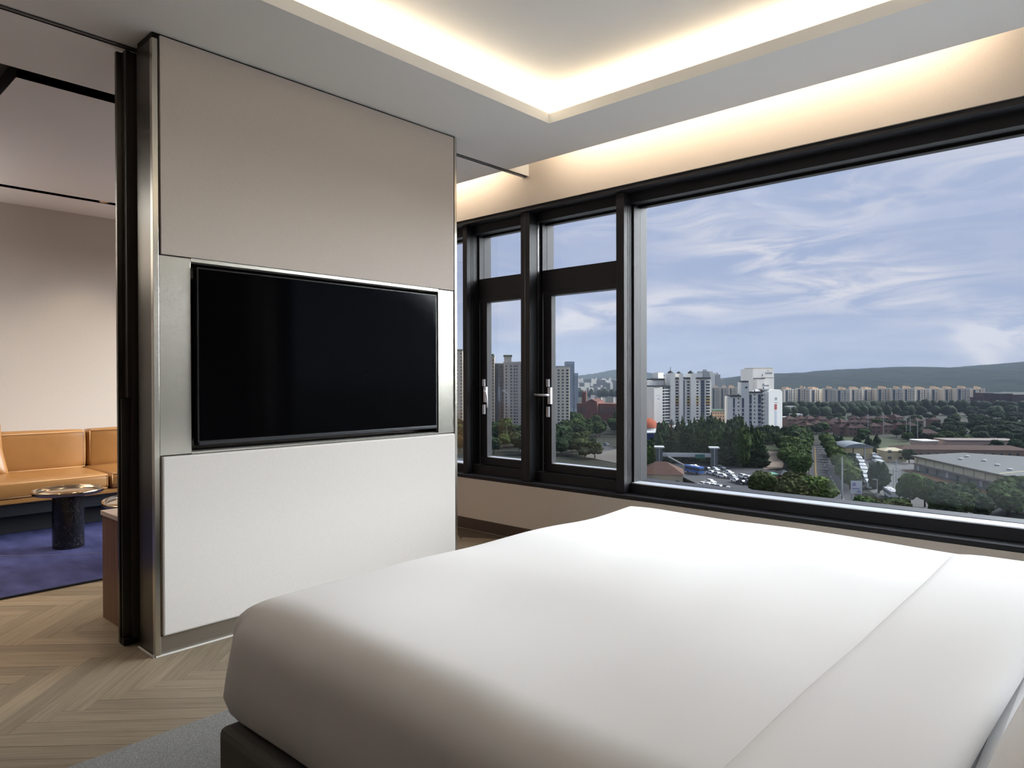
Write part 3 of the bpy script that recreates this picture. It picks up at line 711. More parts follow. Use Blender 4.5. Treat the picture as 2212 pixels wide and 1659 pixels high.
# --- trees: a few crowns whose mesh is shared
LEAF = {}
for nm, c in dict(dark=(0.017, 0.029, 0.011), mid=(0.029, 0.048, 0.012), light=(0.050, 0.070, 0.018), far=(0.020, 0.029, 0.014), olive=(0.038, 0.044, 0.016)).items():
    LEAF[nm] = mat('foliage_' + nm, c, .9, spec=.05, noise=((9, 9, 11), .85, 5), bump=((11, 11, 13), 1.0, .09), randv=.25)
m_bark = mat('bark', (.08, .06, .045), .9)
CROWN = {}
def crown_mesh(key, kind, seed):
    import mathutils; nz = mathutils.noise; rnd = random.Random(seed); bm = bmesh.new()
    def blob(cx, cy, cz, r, rzz, sub):
        sub = sub + 1
        b = bmesh.new(); bmesh.ops.create_icosphere(b, subdivisions=sub, radius=1)
        vm = []
        for v in b.verts:
            p = v.co.copy(); k = 1 + .30 * nz.noise(p * 2.1 + Vector((seed, cx, cy))) + .24 * nz.noise(p * 5.5 + Vector((cy, seed, cx))) + .20 * nz.noise(p * 13 + Vector((cx, seed, cy)))
            vm.append(bm.verts.new((cx + p.x * r * k, cy + p.y * r * k, cz + p.z * rzz * k)))
        for f in b.faces: bm.faces.new([vm[v.index] for v in f.verts])
        b.free()
    if kind == 'round':
        blob(0, 0, .60, .36, .32, 3)
        for i in range(9):
            a = rnd.random() * 6.28; q = rnd.uniform(.16, .33)
            blob(math.cos(a) * q, math.sin(a) * q, rnd.uniform(.40, .82), rnd.uniform(.13, .22), rnd.uniform(.11, .19), 2)
    elif kind == 'cone':
        for i in range(9):
            t = i / 8; r = .30 * (1 - t) ** .8 + .03
            for k in range(3 if i < 6 else 1):
                a = rnd.random() * 6.28; q = r * .35
                blob(math.cos(a) * q, math.sin(a) * q, .14 + .82 * t, r, .12, 2)
    elif kind == 'egg':
        blob(0, 0, .55, .30, .42, 3)
        for i in range(6):
            a = rnd.random() * 6.28; blob(math.cos(a) * .15, math.sin(a) * .15, rnd.uniform(.35, .75), .17, .17, 2)
    else:  # low wide
        for i in range(7):
            a = rnd.random() * 6.28; q = rnd.uniform(0, .45); blob(math.cos(a) * q, math.sin(a) * q, .5 + rnd.uniform(-.08, .12), rnd.uniform(.25, .4), rnd.uniform(.25, .38), 2)
    bmesh.ops.recalc_face_normals(bm, faces=bm.faces)
    me = bpy.data.meshes.new('crown'); bm.to_mesh(me); bm.free()
    return me
def trunk_mesh():
    bm = tube(bmesh.new(), [(0, 0, 0), (.01, 0, .2), (0, .01, .45)], [.035, .028, .02], 7)
    me = bpy.data.meshes.new('trunk'); bm.to_mesh(me); bm.free(); me.materials.append(m_bark); return me
TR = trunk_mesh()
def crown(kind, v, leaf):
    k = (kind, v, leaf)
    if k not in CROWN:
        base = CROWN.get((kind, v))
        if base is None: base = CROWN[(kind, v)] = crown_mesh(k, kind, 11 + v * 7 + len(kind))
        me = base.copy(); me.materials.append(LEAF[leaf]); CROWN[k] = me
    return CROWN[k]
NT = [0]
def tree(px, py, h, kind, leaf, name, label, group=None, w=1.0, cat='tree'):
    g = ground(px, py); r = bpy.data.objects.new(name, None); COL.objects.link(r); r.location = g; r.rotation_euler.z = random.random() * 6.28
    r.scale = (h * w, h * w, h); tag(r, label, cat, group); r.empty_display_size = .1
    c = bpy.data.objects.new('crown', crown(kind, random.randrange(3), leaf)); COL.objects.link(c); c.parent = r
    t = bpy.data.objects.new('trunk', TR); COL.objects.link(t); t.parent = r; NT[0] += 1
    return r
def in_poly(x, y, P):
    c = False; j = len(P) - 1
    for i in range(len(P)):
        if (P[i][1] > y) != (P[j][1] > y) and x < (P[j][0] - P[i][0]) * (y - P[i][1]) / (P[j][1] - P[i][1]) + P[i][0]: c = not c
        j = i
    return c
def grove(P, n, h, kind, leaf, name, label, group, w=1.0, cat='tree'):
    xs = [p[0] for p in P]; ys = [p[1] for p in P]; k = 0; tries = 0; got = []
    while k < n and tries < n * 60:
        tries += 1; x, y = random.uniform(min(xs), max(xs)), random.uniform(min(ys), max(ys))
        if not in_poly(x, y, P): continue
        if tries < n * 30 and any(abs(x - a) < 0.6 * (max(xs) - min(xs)) / n ** .5 * .8 and abs(y - b) < 2.2 for a, b in got): continue
        got.append((x, y)); k += 1
    for x, y in got:
        tree(x, y, h * random.uniform(.75, 1.2), random.choice(kind) if isinstance(kind, tuple) else kind, random.choice(leaf) if isinstance(leaf, tuple) else leaf, name, label, group, w)

# conifer wood behind the footbridge
grove([(1410, 990), (1470, 975), (1520, 955), (1600, 955), (1640, 985), (1655, 1010), (1600, 1016), (1560, 1004), (1430, 1000)], 84, 14.5, ('cone', 'egg', 'cone'), ('dark', 'dark', 'mid'), 'conifer', 'dark evergreen in the dense wood behind the footbridge', 'evergreens of the wood behind the footbridge', .72)
# avenue trees
for i in range(17):
    t = i / 16; tree(1737 - 12 * t + 5 * math.sin(i * 2.1), 966 + 68 * t ** 1.1, 9, 'round', 'mid', 'street_tree', 'leafy green street tree in the row left of the straight avenue', 'street trees left of the avenue', 1.05)
for i in range(18):
    t = i / 17; tree(1782 + 56 * t ** 1.1 + 3 * math.sin(i * 1.7), 962 + 96 * t ** 1.1, 7.5, 'round', 'light' if i % 3 else 'mid', 'street_tree', 'bright green street tree in the row right of the straight avenue', 'street trees right of the avenue', 1.0)
grove([(1690, 955), (1735, 952), (1736, 1008), (1700, 1012), (1692, 985)], 22, 9, 'round', ('mid', 'dark', 'light'), 'broadleaf_tree', 'green tree in the clump between sand pitch and avenue', 'clump between sand pitch and avenue', 1.1)
grove([(1818, 972), (1829, 972), (1856, 1042), (1840, 1042)], 14, 4.2, 'round', 'dark', 'hedge_tree', 'dark tree in the strip beside the parked white buses', 'strip beside the parked buses', 1.1)
grove([(1640, 946), (1735, 944), (1740, 958), (1640, 962)], 20, 8, 'round', ('dark', 'mid'), 'broadleaf_tree', 'dark tree in the belt under the white gable building', 'belt under the white gable building', 1.1)
# near crowns at the window bottom
grove([(1700, 1085), (1775, 1092), (1810, 1112), (1715, 1112)], 14, 8.5, 'round', ('olive', 'mid', 'light'), 'broadleaf_tree', 'olive green tree close below the window, left of the tall pole', 'olive trees close below the window', 1.15)
grove([(1625, 1062), (1668, 1062), (1675, 1085), (1640, 1080)], 7, 7.5, 'round', ('mid', 'olive'), 'broadleaf_tree', 'green tree at the corner of the car crossing', 'trees at the corner of the crossing', 1.0)
tree(1898, 1066, 10.5, 'egg', 'dark', 'egg_shaped_tree', 'single dark egg shaped tree in the bus yard')
tree(1965, 1098, 11, 'round', 'mid', 'broadleaf_tree', 'green tree with forked trunk below the warehouse corner', w=.8)
tree(1998, 1096, 9.5, 'round', 'mid', 'broadleaf_tree', 'round green tree just right of the forked tree below the warehouse', w=.9)
grove([(2020, 1108), (2110, 1112), (2140, 1132), (2030, 1128)], 12, 8.2, 'round', ('mid', 'dark'), 'broadleaf_tree', 'dense green tree in the row below the warehouse front', 'row below the warehouse front', 1.15)
grove([(2165, 1092), (2260, 1096), (2260, 1125), (2175, 1122)], 9, 9.5, 'round', ('dark', 'mid'), 'broadleaf_tree', 'dark tree massed at the right end of the window view', 'trees massed at the right end of the view', 1.2)
grove([(1860, 1095), (1945, 1100), (1965, 1118), (1850, 1112)], 10, 4, 'low', ('olive', 'mid'), 'shrub', 'yellow green shrub below the bus yard', 'shrubs below the bus yard', 1.3)
# behind warehouse and around
tree(1964, 1001, 6.5, 'round', 'dark', 'dark_bush', 'dark rounded bush between yellow shed and warehouse', w=1.2)
grove([(2110, 975), (2230, 978), (2230, 992), (2120, 990)], 8, 6, 'round', 'dark', 'broadleaf_tree', 'dark tree behind the grey warehouse roof', 'trees behind the warehouse roof', 1.1)
grove([(1800, 955), (1830, 955), (1900, 955), (1905, 985), (1882, 985), (1876, 962), (1832, 962), (1826, 985), (1812, 980)], 14, 5.5, ('round', 'cone'), 'dark', 'broadleaf_tree', 'dark tree around the arched roof hall', 'trees around the arched roof hall', 1.0)
# mid town trees
grove([(1700, 905), (2110, 900), (2230, 905), (2230, 965), (2000, 960), (1900, 945), (1700, 945)], 100, 6.5, 'round', ('far', 'dark', 'mid'), 'distant_tree', 'small dark tree among the brown roofed houses of the middle distance', 'trees among the brown roofed houses', 1.35)
grove([(2090, 885), (2230, 880), (2230, 950), (2110, 955)], 40, 8, 'round', ('far', 'dark'), 'distant_tree', 'dark tree of the distant wood before the purple brown blocks', 'distant wood before the purple brown blocks', 1.6)
def belt(name, pts, h, dens, leaf, label, cat='trees', d0=0):
    """a hedge-like mass of crowns too far away to count, one object"""
    import mathutils; rnd = random.Random(len(name) + d0); bm = bmesh.new()
    for (a, b) in zip(pts, pts[1:]):
        ga, gb_ = ground(*a), ground(*b); n_ = max(2, int((gb_ - ga).length / dens))
        for i in range(n_):
            p = ga.lerp(gb_, (i + rnd.random()) / n_); r = h * rnd.uniform(.35, .7)
            q = bmesh.new(); bmesh.ops.create_icosphere(q, subdivisions=2, radius=1); vm = []
            for v in q.verts:
                k = 1 + .35 * mathutils.noise.noise(v.co * 2.3 + p * .1)
                vm.append(bm.verts.new((p.x + v.co.x * r * k, p.y + v.co.y * r * k + rnd.uniform(-.2, .2), p.z + h * .45 + v.co.z * h * rnd.uniform(.45, .6) * k)))
            for f in q.faces: bm.faces.new([vm[v.index] for v in f.verts])
            q.free()
    o = mk(name, bm, LEAF[leaf], smooth=True, kind='stuff', label=label, cat=cat); return o
belt('tree_belt', [(1690, 893), (1800, 892), (1900, 889), (2000, 889), (2110, 890), (2230, 892)], 13, 7, 'far', 'long dark belt of trees along the foot of the far apartment row', 'trees')
belt('tree_belt', [(1690, 900), (1850, 898), (2000, 896), (2230, 900)], 10, 9, 'far', 'second belt of trees in front of the far apartment row', 'trees', 3)
belt('tree_belt', [(1100, 858), (1250, 858), (1390, 858)], 16, 14, 'far', 'hazy band of trees behind the red brick hall', 'trees', 5)
# wood under the left towers and round the brick hall
grove([(960, 940), (1130, 945), (1215, 948), (1215, 985), (1130, 985), (960, 975)], 44, 11, 'round', ('dark', 'dark', 'mid'), 'broadleaf_tree', 'dark tree in the wood at the foot of the beige towers', 'wood at the foot of the beige towers', 1.1)
grove([(1225, 905), (1350, 905), (1370, 945), (1300, 950), (1225, 950)], 34, 10, 'round', ('dark', 'mid'), 'broadleaf_tree', 'dark tree in front of the red brick hall', 'trees in front of the red brick hall', 1.1)
grove([(1200, 950), (1275, 965), (1290, 995), (1215, 990)], 16, 8, 'round', ('dark', 'olive'), 'broadleaf_tree', 'grey green tree on the slope beside the path below the hall', 'trees on the slope below the hall', 1.1)
grove([(1375, 950), (1410, 960), (1420, 1000), (1380, 1000)], 9, 8, 'round', ('dark', 'mid'), 'broadleaf_tree', 'tree beside the window mullion near the footbridge', 'trees left of the footbridge', 1.0)
tree(1405, 1010, 9, 'egg', 'light', 'poplar', 'light green narrow tree left of the footbridge lift')
patch('path', [(1255, 985), (1330, 970), (1375, 985), (1378, 1010), (1330, 1000)], mat('pale_path', (.13, .115, .10), .9), .16)
patch('field', [(1200, 1005), (1340, 1012), (1378, 1024), (1378, 1050), (1200, 1045)], mat('dry_field', (.11, .085, .055), .95, noise=((.4, .4, .4), .35, 5)), .16)

# --- hills
def hill(name, prof, dist, deep, m, label):
    bm = bmesh.new(); import mathutils; nz = mathutils.noise; n = 220; rows = []
    x0, x1 = prof[0][0], prof[-1][0]
    for i in range(n + 1):
        px = x0 + (x1 - x0) * i / n
        for a, b in zip(prof, prof[1:]):
            if a[0] <= px <= b[0]: py = a[1] + (b[1] - a[1]) * (px - a[0]) / (b[0] - a[0]); break
        g = at(px, dist); zt_ = zat(px, py, dist) + 4 * nz.noise(Vector((px * .12, 1, 1))) * dist / 3000 + 2.5 * nz.noise(Vector((px * .5, 1, 1))) * dist / 3000
        row = []
        for j in range(13):
            t = j / 12; s = math.sin(t * PI / 2) ** 1.1
            z = GZ + (zt_ - GZ) * s; off = -deep * (1 - t)
            rr = nz.noise(Vector((px * .03, t * 4, 2))) * deep * .10 * (1 - t) ; zz = nz.noise(Vector((px * .045, t * 5, 8))) * (zt_ - GZ) * .13 * s * (1 - t) * 2
            row.append(bm.verts.new((g.x + FV.x * (off + rr), g.y + FV.y * (off + rr), z + zz if 0 < j < 12 else z)))
        row.append(bm.verts.new((g.x + FV.x * deep, g.y + FV.y * deep, GZ)))
        rows.append(row)
    for a, b in zip(rows, rows[1:]):
        for j in range(len(a) - 1): bm.faces.new((a[j], b[j], b[j + 1], a[j + 1]))
    return mk(name, bm, m, smooth=True, label=label, cat='hill', kind='structure')
m_hill = mat('wooded_hillside', (0.022, 0.027, 0.019), .95, spec=.0, noise=((.012, .012, .02), .35, 8), bump=((.03, .03, .03), .6, 12))
hill('hill', [(1440, 834), (1520, 828), (1560, 822), (1600, 813), (1640, 808), (1680, 807), (1740, 805), (1780, 800), (1850, 797), (1930, 793), (1975, 797), (2030, 797), (2100, 790), (2160, 786), (2212, 781), (2330, 772), (2500, 790)], 3200, 1400, m_hill, 'long wooded ridge on the horizon behind the far apartment row')
hill('hill', [(2020, 852), (2080, 845), (2120, 838), (2160, 828), (2212, 817), (2300, 806), (2450, 812)], 2300, 700, m_hill, 'nearer wooded hillside rising at the right edge of the view')
hill('hill', [(880, 806), (1000, 812), (1180, 818), (1255, 811), (1290, 806), (1325, 799), (1360, 800), (1400, 808), (1460, 816), (1560, 822)], 5200, 1600, m_hill, 'faint blue ridge behind the distant town on the left')
# hazy town at the foot of the left ridge
def town():
    bm = bmesh.new(); rnd = random.Random(5)
    for i in range(420):
        px = rnd.uniform(1180, 1400); d = rnd.uniform(1500, 3300); g = at(px, d); w_ = rnd.uniform(8, 30); h = rnd.uniform(9, 20) + (14 if rnd.random() < .2 else 0) + (d - 1500) * .006
        box(bm, g.x - w_ / 2, g.x + w_ / 2, g.y - w_ / 2, g.y + w_ / 2, GZ, GZ + h)
    mk('distant_town', bm, mat('town_walls', (.19, .187, .18), .9, randv=.1), kind='stuff', label='hazy carpet of small pale buildings below the left ridge', cat='buildings')
town()

# --- buildings
m_wall_w = mat('white_render', (0.80, 0.765, 0.70), .85, spec=.1, noise=((.3, .3, .06), .05, 4))
m_wall_b = mat('beige_render', (0.60, 0.53, 0.42), .85, spec=.1, noise=((.3, .3, .06), .06, 4))
m_wall_t = mat('tan_render', (0.50, 0.41, 0.31), .85, spec=.1, noise=((.3, .3, .06), .06, 4))
m_wall_g = mat('grey_render', (0.40, 0.395, 0.38), .85, spec=.1)
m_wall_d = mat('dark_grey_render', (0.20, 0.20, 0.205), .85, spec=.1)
m_win = mat('dark_window_glass', (0.035, 0.042, 0.055), .2, spec=.5)
m_roofd = mat('dark_roof', (0.070, 0.072, 0.072), .8)
m_blueg = mat('blue_grey_glazing', (0.085, 0.10, 0.135), .4)
m_orcap = mat('orange_roof_house', (0.60, 0.43, 0.29), .85)
class B:
    """building built in a local frame: x along the street face from its left end, y into depth"""
    def __init__(s, name, label, pl, dl, pr, dr_, deep, cat='building', group=None):
        a, b = at(pl, dl), at(pr, dr_); v = b - a; s.L = v.length; s.ang = math.atan2(v.y, v.x); s.dl = (dl + dr_) / 2; s.deep = deep
        s.t = thing(name, label, cat, a, s.ang, group); s.n = 0
    def part(s, name, bs, m, **k): return mk(name, boxes(*bs), m, s.t, **k)
def H_(px, py, d): return zat(px, py, d) - GZ
def winrows(L0, L1, z0, z1, n, wz, y0=-.12, y1=.0, fill=.55):
    r = []; fh = (z1 - z0) / n
    for i in range(n): r.append((L0, L1, y0, y1, z0 + fh * i + fh * (1 - fill) / 2, z0 + fh * i + fh * (1 + fill) / 2))
    return r
def side_rows(L, y0, y1, z0, z1, n, fill=.5, sgn=1):
    fh = (z1 - z0) / n; return [(L - .1, L + .1, y0, y1, z0 + fh * i + fh * (1 - fill) / 2, z0 + fh * i + fh * (1 + fill) / 2) for i in range(n)]

# left beige towers -------------------------------------------------
def beige_tower(label, pl, pr, top, d, deep, floors, m, cols, head=None, group=None, dr_=None, cap=True):
    b = B('apartment_tower', label, pl, d, pr, dr_ or d, deep, 'apartment tower', group); h = H_((pl + pr) / 2, top, d)
    b.part('body', [(0, b.L, 0, deep, 0, h)], m)
    b.part('roof', [(-.3, b.L + .3, -.3, deep + .3, h, h + .8)], m_wall_g)
    bs = []
    for (u0, u1) in cols: bs += winrows(b.L * u0, b.L * u1, 2, h - 1.2, floors, 0)
    b.part('windows', bs, m_win, kind='stuff')
    rb = [(b.L * u0 - .25, b.L * u0, -.35, 0, 0, h) for (u0, u1) in cols] + [(b.L * u1, b.L * u1 + .25, -.35, 0, 0, h) for (u0, u1) in cols]
    b.part('pilasters', rb, m, kind='stuff')
    if head:
        u0, u1, ty = head; hh = H_(pl + (pr - pl) * (u0 + u1) / 2, ty, d)
        b.part('lift_house', [(b.L * u0, b.L * u1, .0, deep * .6, h + .8, hh - .8)], m)
        b.part('green_cornice', [(b.L * u0 - .5, b.L * u1 + .5, -.6, deep * .6 + .5, hh - .8, hh + .4)], mat('green_cornice', (.13, .155, .10), .7))
    return b
beige_tower('beige apartment tower cut off beside the television partition', 965, 999.5, 757, 470, 16, 24, m_wall_b, [(.2, .35), (.55, .7), (.86, .95)], (.5, .95, 756))
beige_tower('tan apartment tower with green topped lift house, left pane', 1043, 1068, 771, 478, 18, 22, m_wall_t, [(.08, .30), (.84, .93)], (.1, .9, 766))
beige_tower('dark grey apartment block between the two beige towers', 1067, 1092, 787, 492, 18, 21, m_wall_d, [(.55, .66), (.8, .92)])
b = beige_tower('beige grey apartment tower with stepped roof beside the first casement', 1088, 1135, 784, 486, 20, 21, mat('warm_grey_render', (.47, .44, .39), .85), [(.08, .16), (.30, .38), (.46, .54), (.58, .64), (.78, .86)], (.02, .36, 768))
b.part('stepped_block', [(b.L * .62, b.L * .82, .5, 6, H_(1110, 784, 486), H_(1110, 781, 486))], mat('orange_beige', (.50, .36, .25), .85))
beige_tower('cream apartment tower with three window columns in the second casement', 1196, 1231, 793, 480, 18, 20, mat('cream_render', (.72, .66, .54), .85), [(.24, .36), (.50, .62), (.76, .92)], None)
for i, (a_, c_, t_, d_, lb) in enumerate(((1222, 1241, 781, 800, 'tall pale glass tower behind the cream apartment tower'), (1238, 1249, 806, 800, 'lower pale glass tower beside the taller one'))):
    b = B('glass_tower', lb, a_, d_, c_, d_, 20, 'tower'); h = H_(a_, t_, d_)
    b.part('body', [(0, b.L, 0, 20, 0, h)], mat('pale_tower', (.34, .38, .43), .6))
    b.part('windows', winrows(b.L * .12, b.L * .45, 4, h - 3, 22, 0) + winrows(b.L * .55, b.L * .88, 4, h - 3, 22, 0), mat('tower_glass', (.20, .235, .28), .3), kind='stuff')

# red brick hall ----------------------------------------------------
b = B('brick_hall', 'dark red brick hall with twin spires and gabled centre', 1245, 600, 1345, 585, 26, 'hall')
m_br = mat('dark_red_brick', (0.15, 0.065, 0.052), .85, noise=((.5, .5, .5), .15, 4))
def hu(px): return b.L * (px - 1245) / 100
zt_ = lambda py: H_(1290, py, 593)
b.part('nave', [(hu(1246), hu(1345), 0, 24, 0, zt_(872))], m_br)
b.part('centre_block', [(hu(1269), hu(1293), -4, 20, 0, zt_(868))], m_br)
gm = bmesh.new(); L0, L1, zb, zc = hu(1269), hu(1293), zt_(868), zt_(862)
A_ = [gm.verts.new(p) for p in ((L0, -4.2, zb), (L1, -4.2, zb), ((L0 + L1) / 2, -4.2, zc), (L0, 20, zb), (L1, 20, zb), ((L0 + L1) / 2, 20, zc))]
for f in ((0, 1, 2), (5, 4, 3), (0, 2, 5, 3), (1, 4, 5, 2), (0, 3, 4, 1)): gm.faces.new([A_[i] for i in f])
mk('gable_roof', gm, mat('red_tile_roof', (.10, .042, .033), .8), b.t)
for p_ in (1257, 1262):
    L0 = hu(p_); sp_b = bmesh.new(); box(sp_b, L0 - .9, L0 + .9, 3, 5, zt_(872), zt_(849)); lathe(sp_b, [(1.2, zt_(849)), (0, zt_(842))], 8, L0, 4); mk('spire', sp_b, m_br, b.t)
b.part('windows', [(hu(x) - .5, hu(x) + .5, -.1, 0, zt_(893) , zt_(880)) for x in (1250, 1256, 1262, 1298, 1304, 1310, 1316, 1322, 1328)], m_win, kind='stuff')
for i, (p_, t_) in enumerate(((1281, 853), (1304, 858), (1331, 858))):
    g_ = B('pale_block', 'small white block peeping over the red brick hall, %s' % ('above its gable', 'right of its gable', 'beside the mullion')[i], p_ - 3, 640, p_ + 3.5, 640, 8, 'building'); g_.part('body', [(0, g_.L, 0, 8, 0, H_(p_, t_, 640))], m_wall_w); g_.part('roof', [(-.2, g_.L + .2, -.2, 8.2, H_(p_, t_, 640), H_(p_, t_, 640) + .5)], m_roofd)

# white complex with coloured balconies -----------------------------
D = 500
b = B('apartment_block', 'white apartment block with yellow and orange balcony fronts and three dark capped shafts', 1449, D, 1537, D + 4, 16, 'apartment block')
def u(px): return b.L * (px - 1449) / 88
Z = lambda py: H_(1490, py, D)
ht = Z(818.5)
b.part('body', [(0, b.L, 0, 15, 0, ht)], m_wall_w)
m_y, m_o = mat('ochre_yellow_panel', (.62, .47, .16), .8), mat('orange_panel', (.62, .34, .12), .8)
fl = 17; fh = (ht - 1.5) / fl
wins, balc, yel, orr = [], [], [], []
for (a_, c_) in ((1459.5, 1468), (1484, 1489), (1504, 1508.5), (1525, 1533)):
    for i in range(fl):
        z = i * fh; wins.append((u(a_), u(c_), -.15, 0, z + fh * .42, z + fh * .92))
        tgt = balc
        k = fl - i
        if 6 <= k <= 7: tgt = yel
        elif k == 8: tgt = orr
        if c_ - a_ > 6 or tgt is not balc: tgt.append((u(a_) - .1, u(c_) + .1, -.9, -.1, z + fh * .02, z + fh * .38))
for (a_, c_) in ((1470.5, 1478.5), (1513.5, 1521.5)):
    pass
b.part('windows', wins, m_win, kind='stuff'); b.part('balcony_fronts', balc, m_wall_w, kind='stuff'); b.part('yellow_panels', yel, m_y, kind='stuff'); b.part('orange_panels', orr, m_o, kind='stuff')
for (a_, c_) in ((1470.5, 1478.5), (1513.5, 1521.5)):
    p_ = b.part('glazed_bay', [(u(a_), u(c_), -.12, 0, 2, ht - 1)], m_blueg)
    b.part('bay_slabs', [(u(a_), u(c_), -.35, 0, i * fh, i * fh + .45) for i in range(1, fl)], m_wall_d, kind='stuff')
for (a_, c_, ty, cy_t) in ((1446, 1456, 806, 800), (1465, 1473.5, 807, 802), (1489.5, 1500, 807, 800)):
    hh = Z(ty); tp = Z(cy_t); b.part('stair_shaft', [(u(a_), u(c_), -2.2, 8, 0, hh)], m_wall_w)
    cb_ = bmesh.new(); lathe(cb_, [((u(c_) - u(a_)) * .55, hh), ((u(c_) - u(a_)) * .62, hh + (tp - hh) * .35), (.2, tp)], 4, (u(a_) + u(c_)) / 2, 2.5); mk('shaft_cap', cb_, m_roofd, b.t)
mk('antenna', tube(bmesh.new(), [(u(1451), 2.5, Z(801)), (u(1451), 2.5, Z(793))], .18, 6), m_roofd, b.t)
b.part('roof_canopy', [(u(1457), u(1479), -1.2, 12, ht, ht + 1.1), (u(1482), u(1489), -1.2, 12, ht, ht + 1.1), (u(1501), u(1533.5), -1.2, 12, ht, ht + 1.1)], m_roofd)

b = B('apartment_block', 'white end slab with blank gable and low coloured windows left of the balcony block', 1413, 492, 1449, 498, 14, 'apartment block')
L_ = b.L; hA, hB = H_(1430, 835.5, 495), H_(1440, 821, 497)
b.part('gable_slab', [(0, L_ * .47, 0, 14, 0, hA)], m_wall_w); b.part('roof_edge', [(0, L_ * .40, -.6, 14, hA, hA + .9)], m_roofd)
b.part('rear_wing', [(.02, L_ * 1.0, 8, 20, 0, hB)], m_wall_w); b.part('rear_roof', [(L_ * .35, L_ * 1.0, 7.4, 20, hB, hB + 1.0)], m_roofd)
b.part('front_wing', [(L_ * .47, L_, .5, 8, 0, hA)], m_wall_w); b.part('front_roof', [(L_ * .5, L_, -.1, 8, hA, hA + .9)], m_roofd)
fh = hA / 15
b.part('windows', [(L_ * .54, L_ * .64, .35, .5, i * fh + fh * .25, i * fh + fh * .85) for i in range(15)] + [(L_ * .68, L_ * .96, .35, .5, i * fh + fh * .35, i * fh + fh * .85) for i in range(15)], m_win, kind='stuff')
b.part('wall_emblem', [(L_ * .12, L_ * .38, -.06, 0, hA * .80, hA * .81), (L_ * .20, L_ * .32, -.06, 0, hA * .72, hA * .745)], mat('faint_blue_mark', (.42, .47, .56), .8))
b = B('apartment_block', 'grey shaded apartment slab at the left edge of the large pane', 1384, 515, 1413, 505, 12, 'apartment block')
h1, h2 = H_(1390, 833.5, 512), H_(1408, 819.5, 505); L_ = b.L
b.part('low_wing', [(0, L_ * .62, 0, 12, 0, h1)], m_wall_g); b.part('tall_wing', [(L_ * .62, L_ * .98, 2, 12, 0, h2)], m_wall_g); b.part('roof', [(0, L_ * .62, -.3, 12, h1, h1 + .7), (L_ * .62, L_, 1.6, 12, h2, h2 + .7)], m_roofd)  # grey render carries this slab's shading in its colour
b.part('windows', winrows(L_ * .70, L_ * .90, 2, h2 - 2, 16, 0, 1.85, 2.0), m_win, kind='stuff')
b.part('lift_house', [(L_ * .5, L_ * .9, 6, 12, h2, H_(1420, 805, 505))], m_wall_w)
b = B('apartment_block', 'white apartment block with small roof houses behind the blank gable', 1416, 560, 1446, 560, 12, 'apartment block')
h1 = H_(1430, 812, 560); b.part('body', [(0, b.L, 0, 12, 0, h1)], m_wall_w); b.part('roof_house', [(b.L * .15, b.L * .6, 2, 8, h1, H_(1425, 804, 560))], m_wall_w); b.part('windows', winrows(b.L * .2, b.L * .8, 3, h1 - 2, 18, 0), m_win, kind='stuff')
# hazy white towers behind
for i, (a_, c_, t_) in enumerate(((1508, 1518, 806), (1519, 1532, 802), (1533, 1545, 806), (1546, 1556, 809), (1380, 1396, 818), (1556, 1566, 820))):
    b = B('distant_tower', 'pale distant apartment tower in the hazy cluster behind the balcony block' if i < 4 else ('pale distant tower peeping above the grey slab' if i == 4 else 'low hazy tower at the foot of the long ridge'), a_, 1150, c_, 1150, 20, 'apartment tower', 'hazy cluster behind the balcony block' if i < 4 else None)
    h = H_(a_, t_, 1150); b.part('body', [(0, b.L, 0, 20, 0, h)], m_wall_g if i % 2 else m_wall_w); b.part('roof_house', [(b.L * .3, b.L * .7, 4, 14, h, h + 3)], m_wall_g)

# white complex with red sign ---------------------------------------
D = 484
b = B('apartment_block', 'white apartment block with red sign on its gable, tall shaft and balcony stack', 1572, D + 4, 1662, D, 14, 'apartment block')
def u(px): return b.L * (px - 1572) / 90
Z = lambda py: H_(1620, py, D)
b.part('left_wing', [(0, u(1606.5), 0, 13, 0, Z(857))], m_wall_w); b.part('left_roof', [(u(1577), u(1607), -.8, 13, Z(857), Z(854))], m_roofd)
b.part('shaft', [(u(1600.5), u(1617), -1.5, 12, 0, Z(826))], mat('white_render_2', (.74, .72, .68), .85)); b.part('shaft_cap', [(u(1603), u(1616), -1.7, 9, Z(826), Z(822.5))], m_roofd)
b.part('shaft_window', [(u(1609), u(1613.5), -1.65, -1.5, Z(839), Z(835))], m_win)
b.part('right_wing', [(u(1617), u(1645), 0, 13, 0, Z(849))], m_wall_w); b.part('right_roof', [(u(1617), u(1644), -.8, 13, Z(849), Z(846))], m_roofd)
for (a_, c_) in ((1583.5, 1587.5), (1602, 1606.5), (1619, 1624), (1637.5, 1644)):
    hh = Z(857) if c_ < 1610 else Z(849)
    y_ = -1.62 if 1600 < a_ < 1617 else -.12
    b.part('stair_glazing', [(u(a_), u(c_), y_, y_ + .12, 3, hh - 1)], m_blueg); b.part('stair_slabs', [(u(a_), u(c_), y_ - .2, y_, 3 + i * 2.75, 3.5 + i * 2.75) for i in range(int((hh - 6) / 2.75))], m_wall_w, kind='stuff')
b.part('small_windows', [(u(x), u(x + 2.6), -.1, 0, 4 + i * 2.75, 5 + i * 2.75) for x in (1594, 1629) for i in range(9 if x < 1600 else 10)], m_win, kind='stuff')
sb = [(u(1645), u(1661), .6, 1.0, 2 + i * 2.75, 3.3 + i * 2.75) for i in range(12)]
b.part('balcony_core', [(u(1645), u(1662), 1.0, 13, 0, Z(843))], mat('brown_grey_core', (.12, .095, .09), .8)); b.part('balcony_slabs', [(u(1646), u(1660.5), -.8, 1.0, 2 + i * 2.75, 3.2 + i * 2.75) for i in range(12)], m_wall_w, kind='stuff')
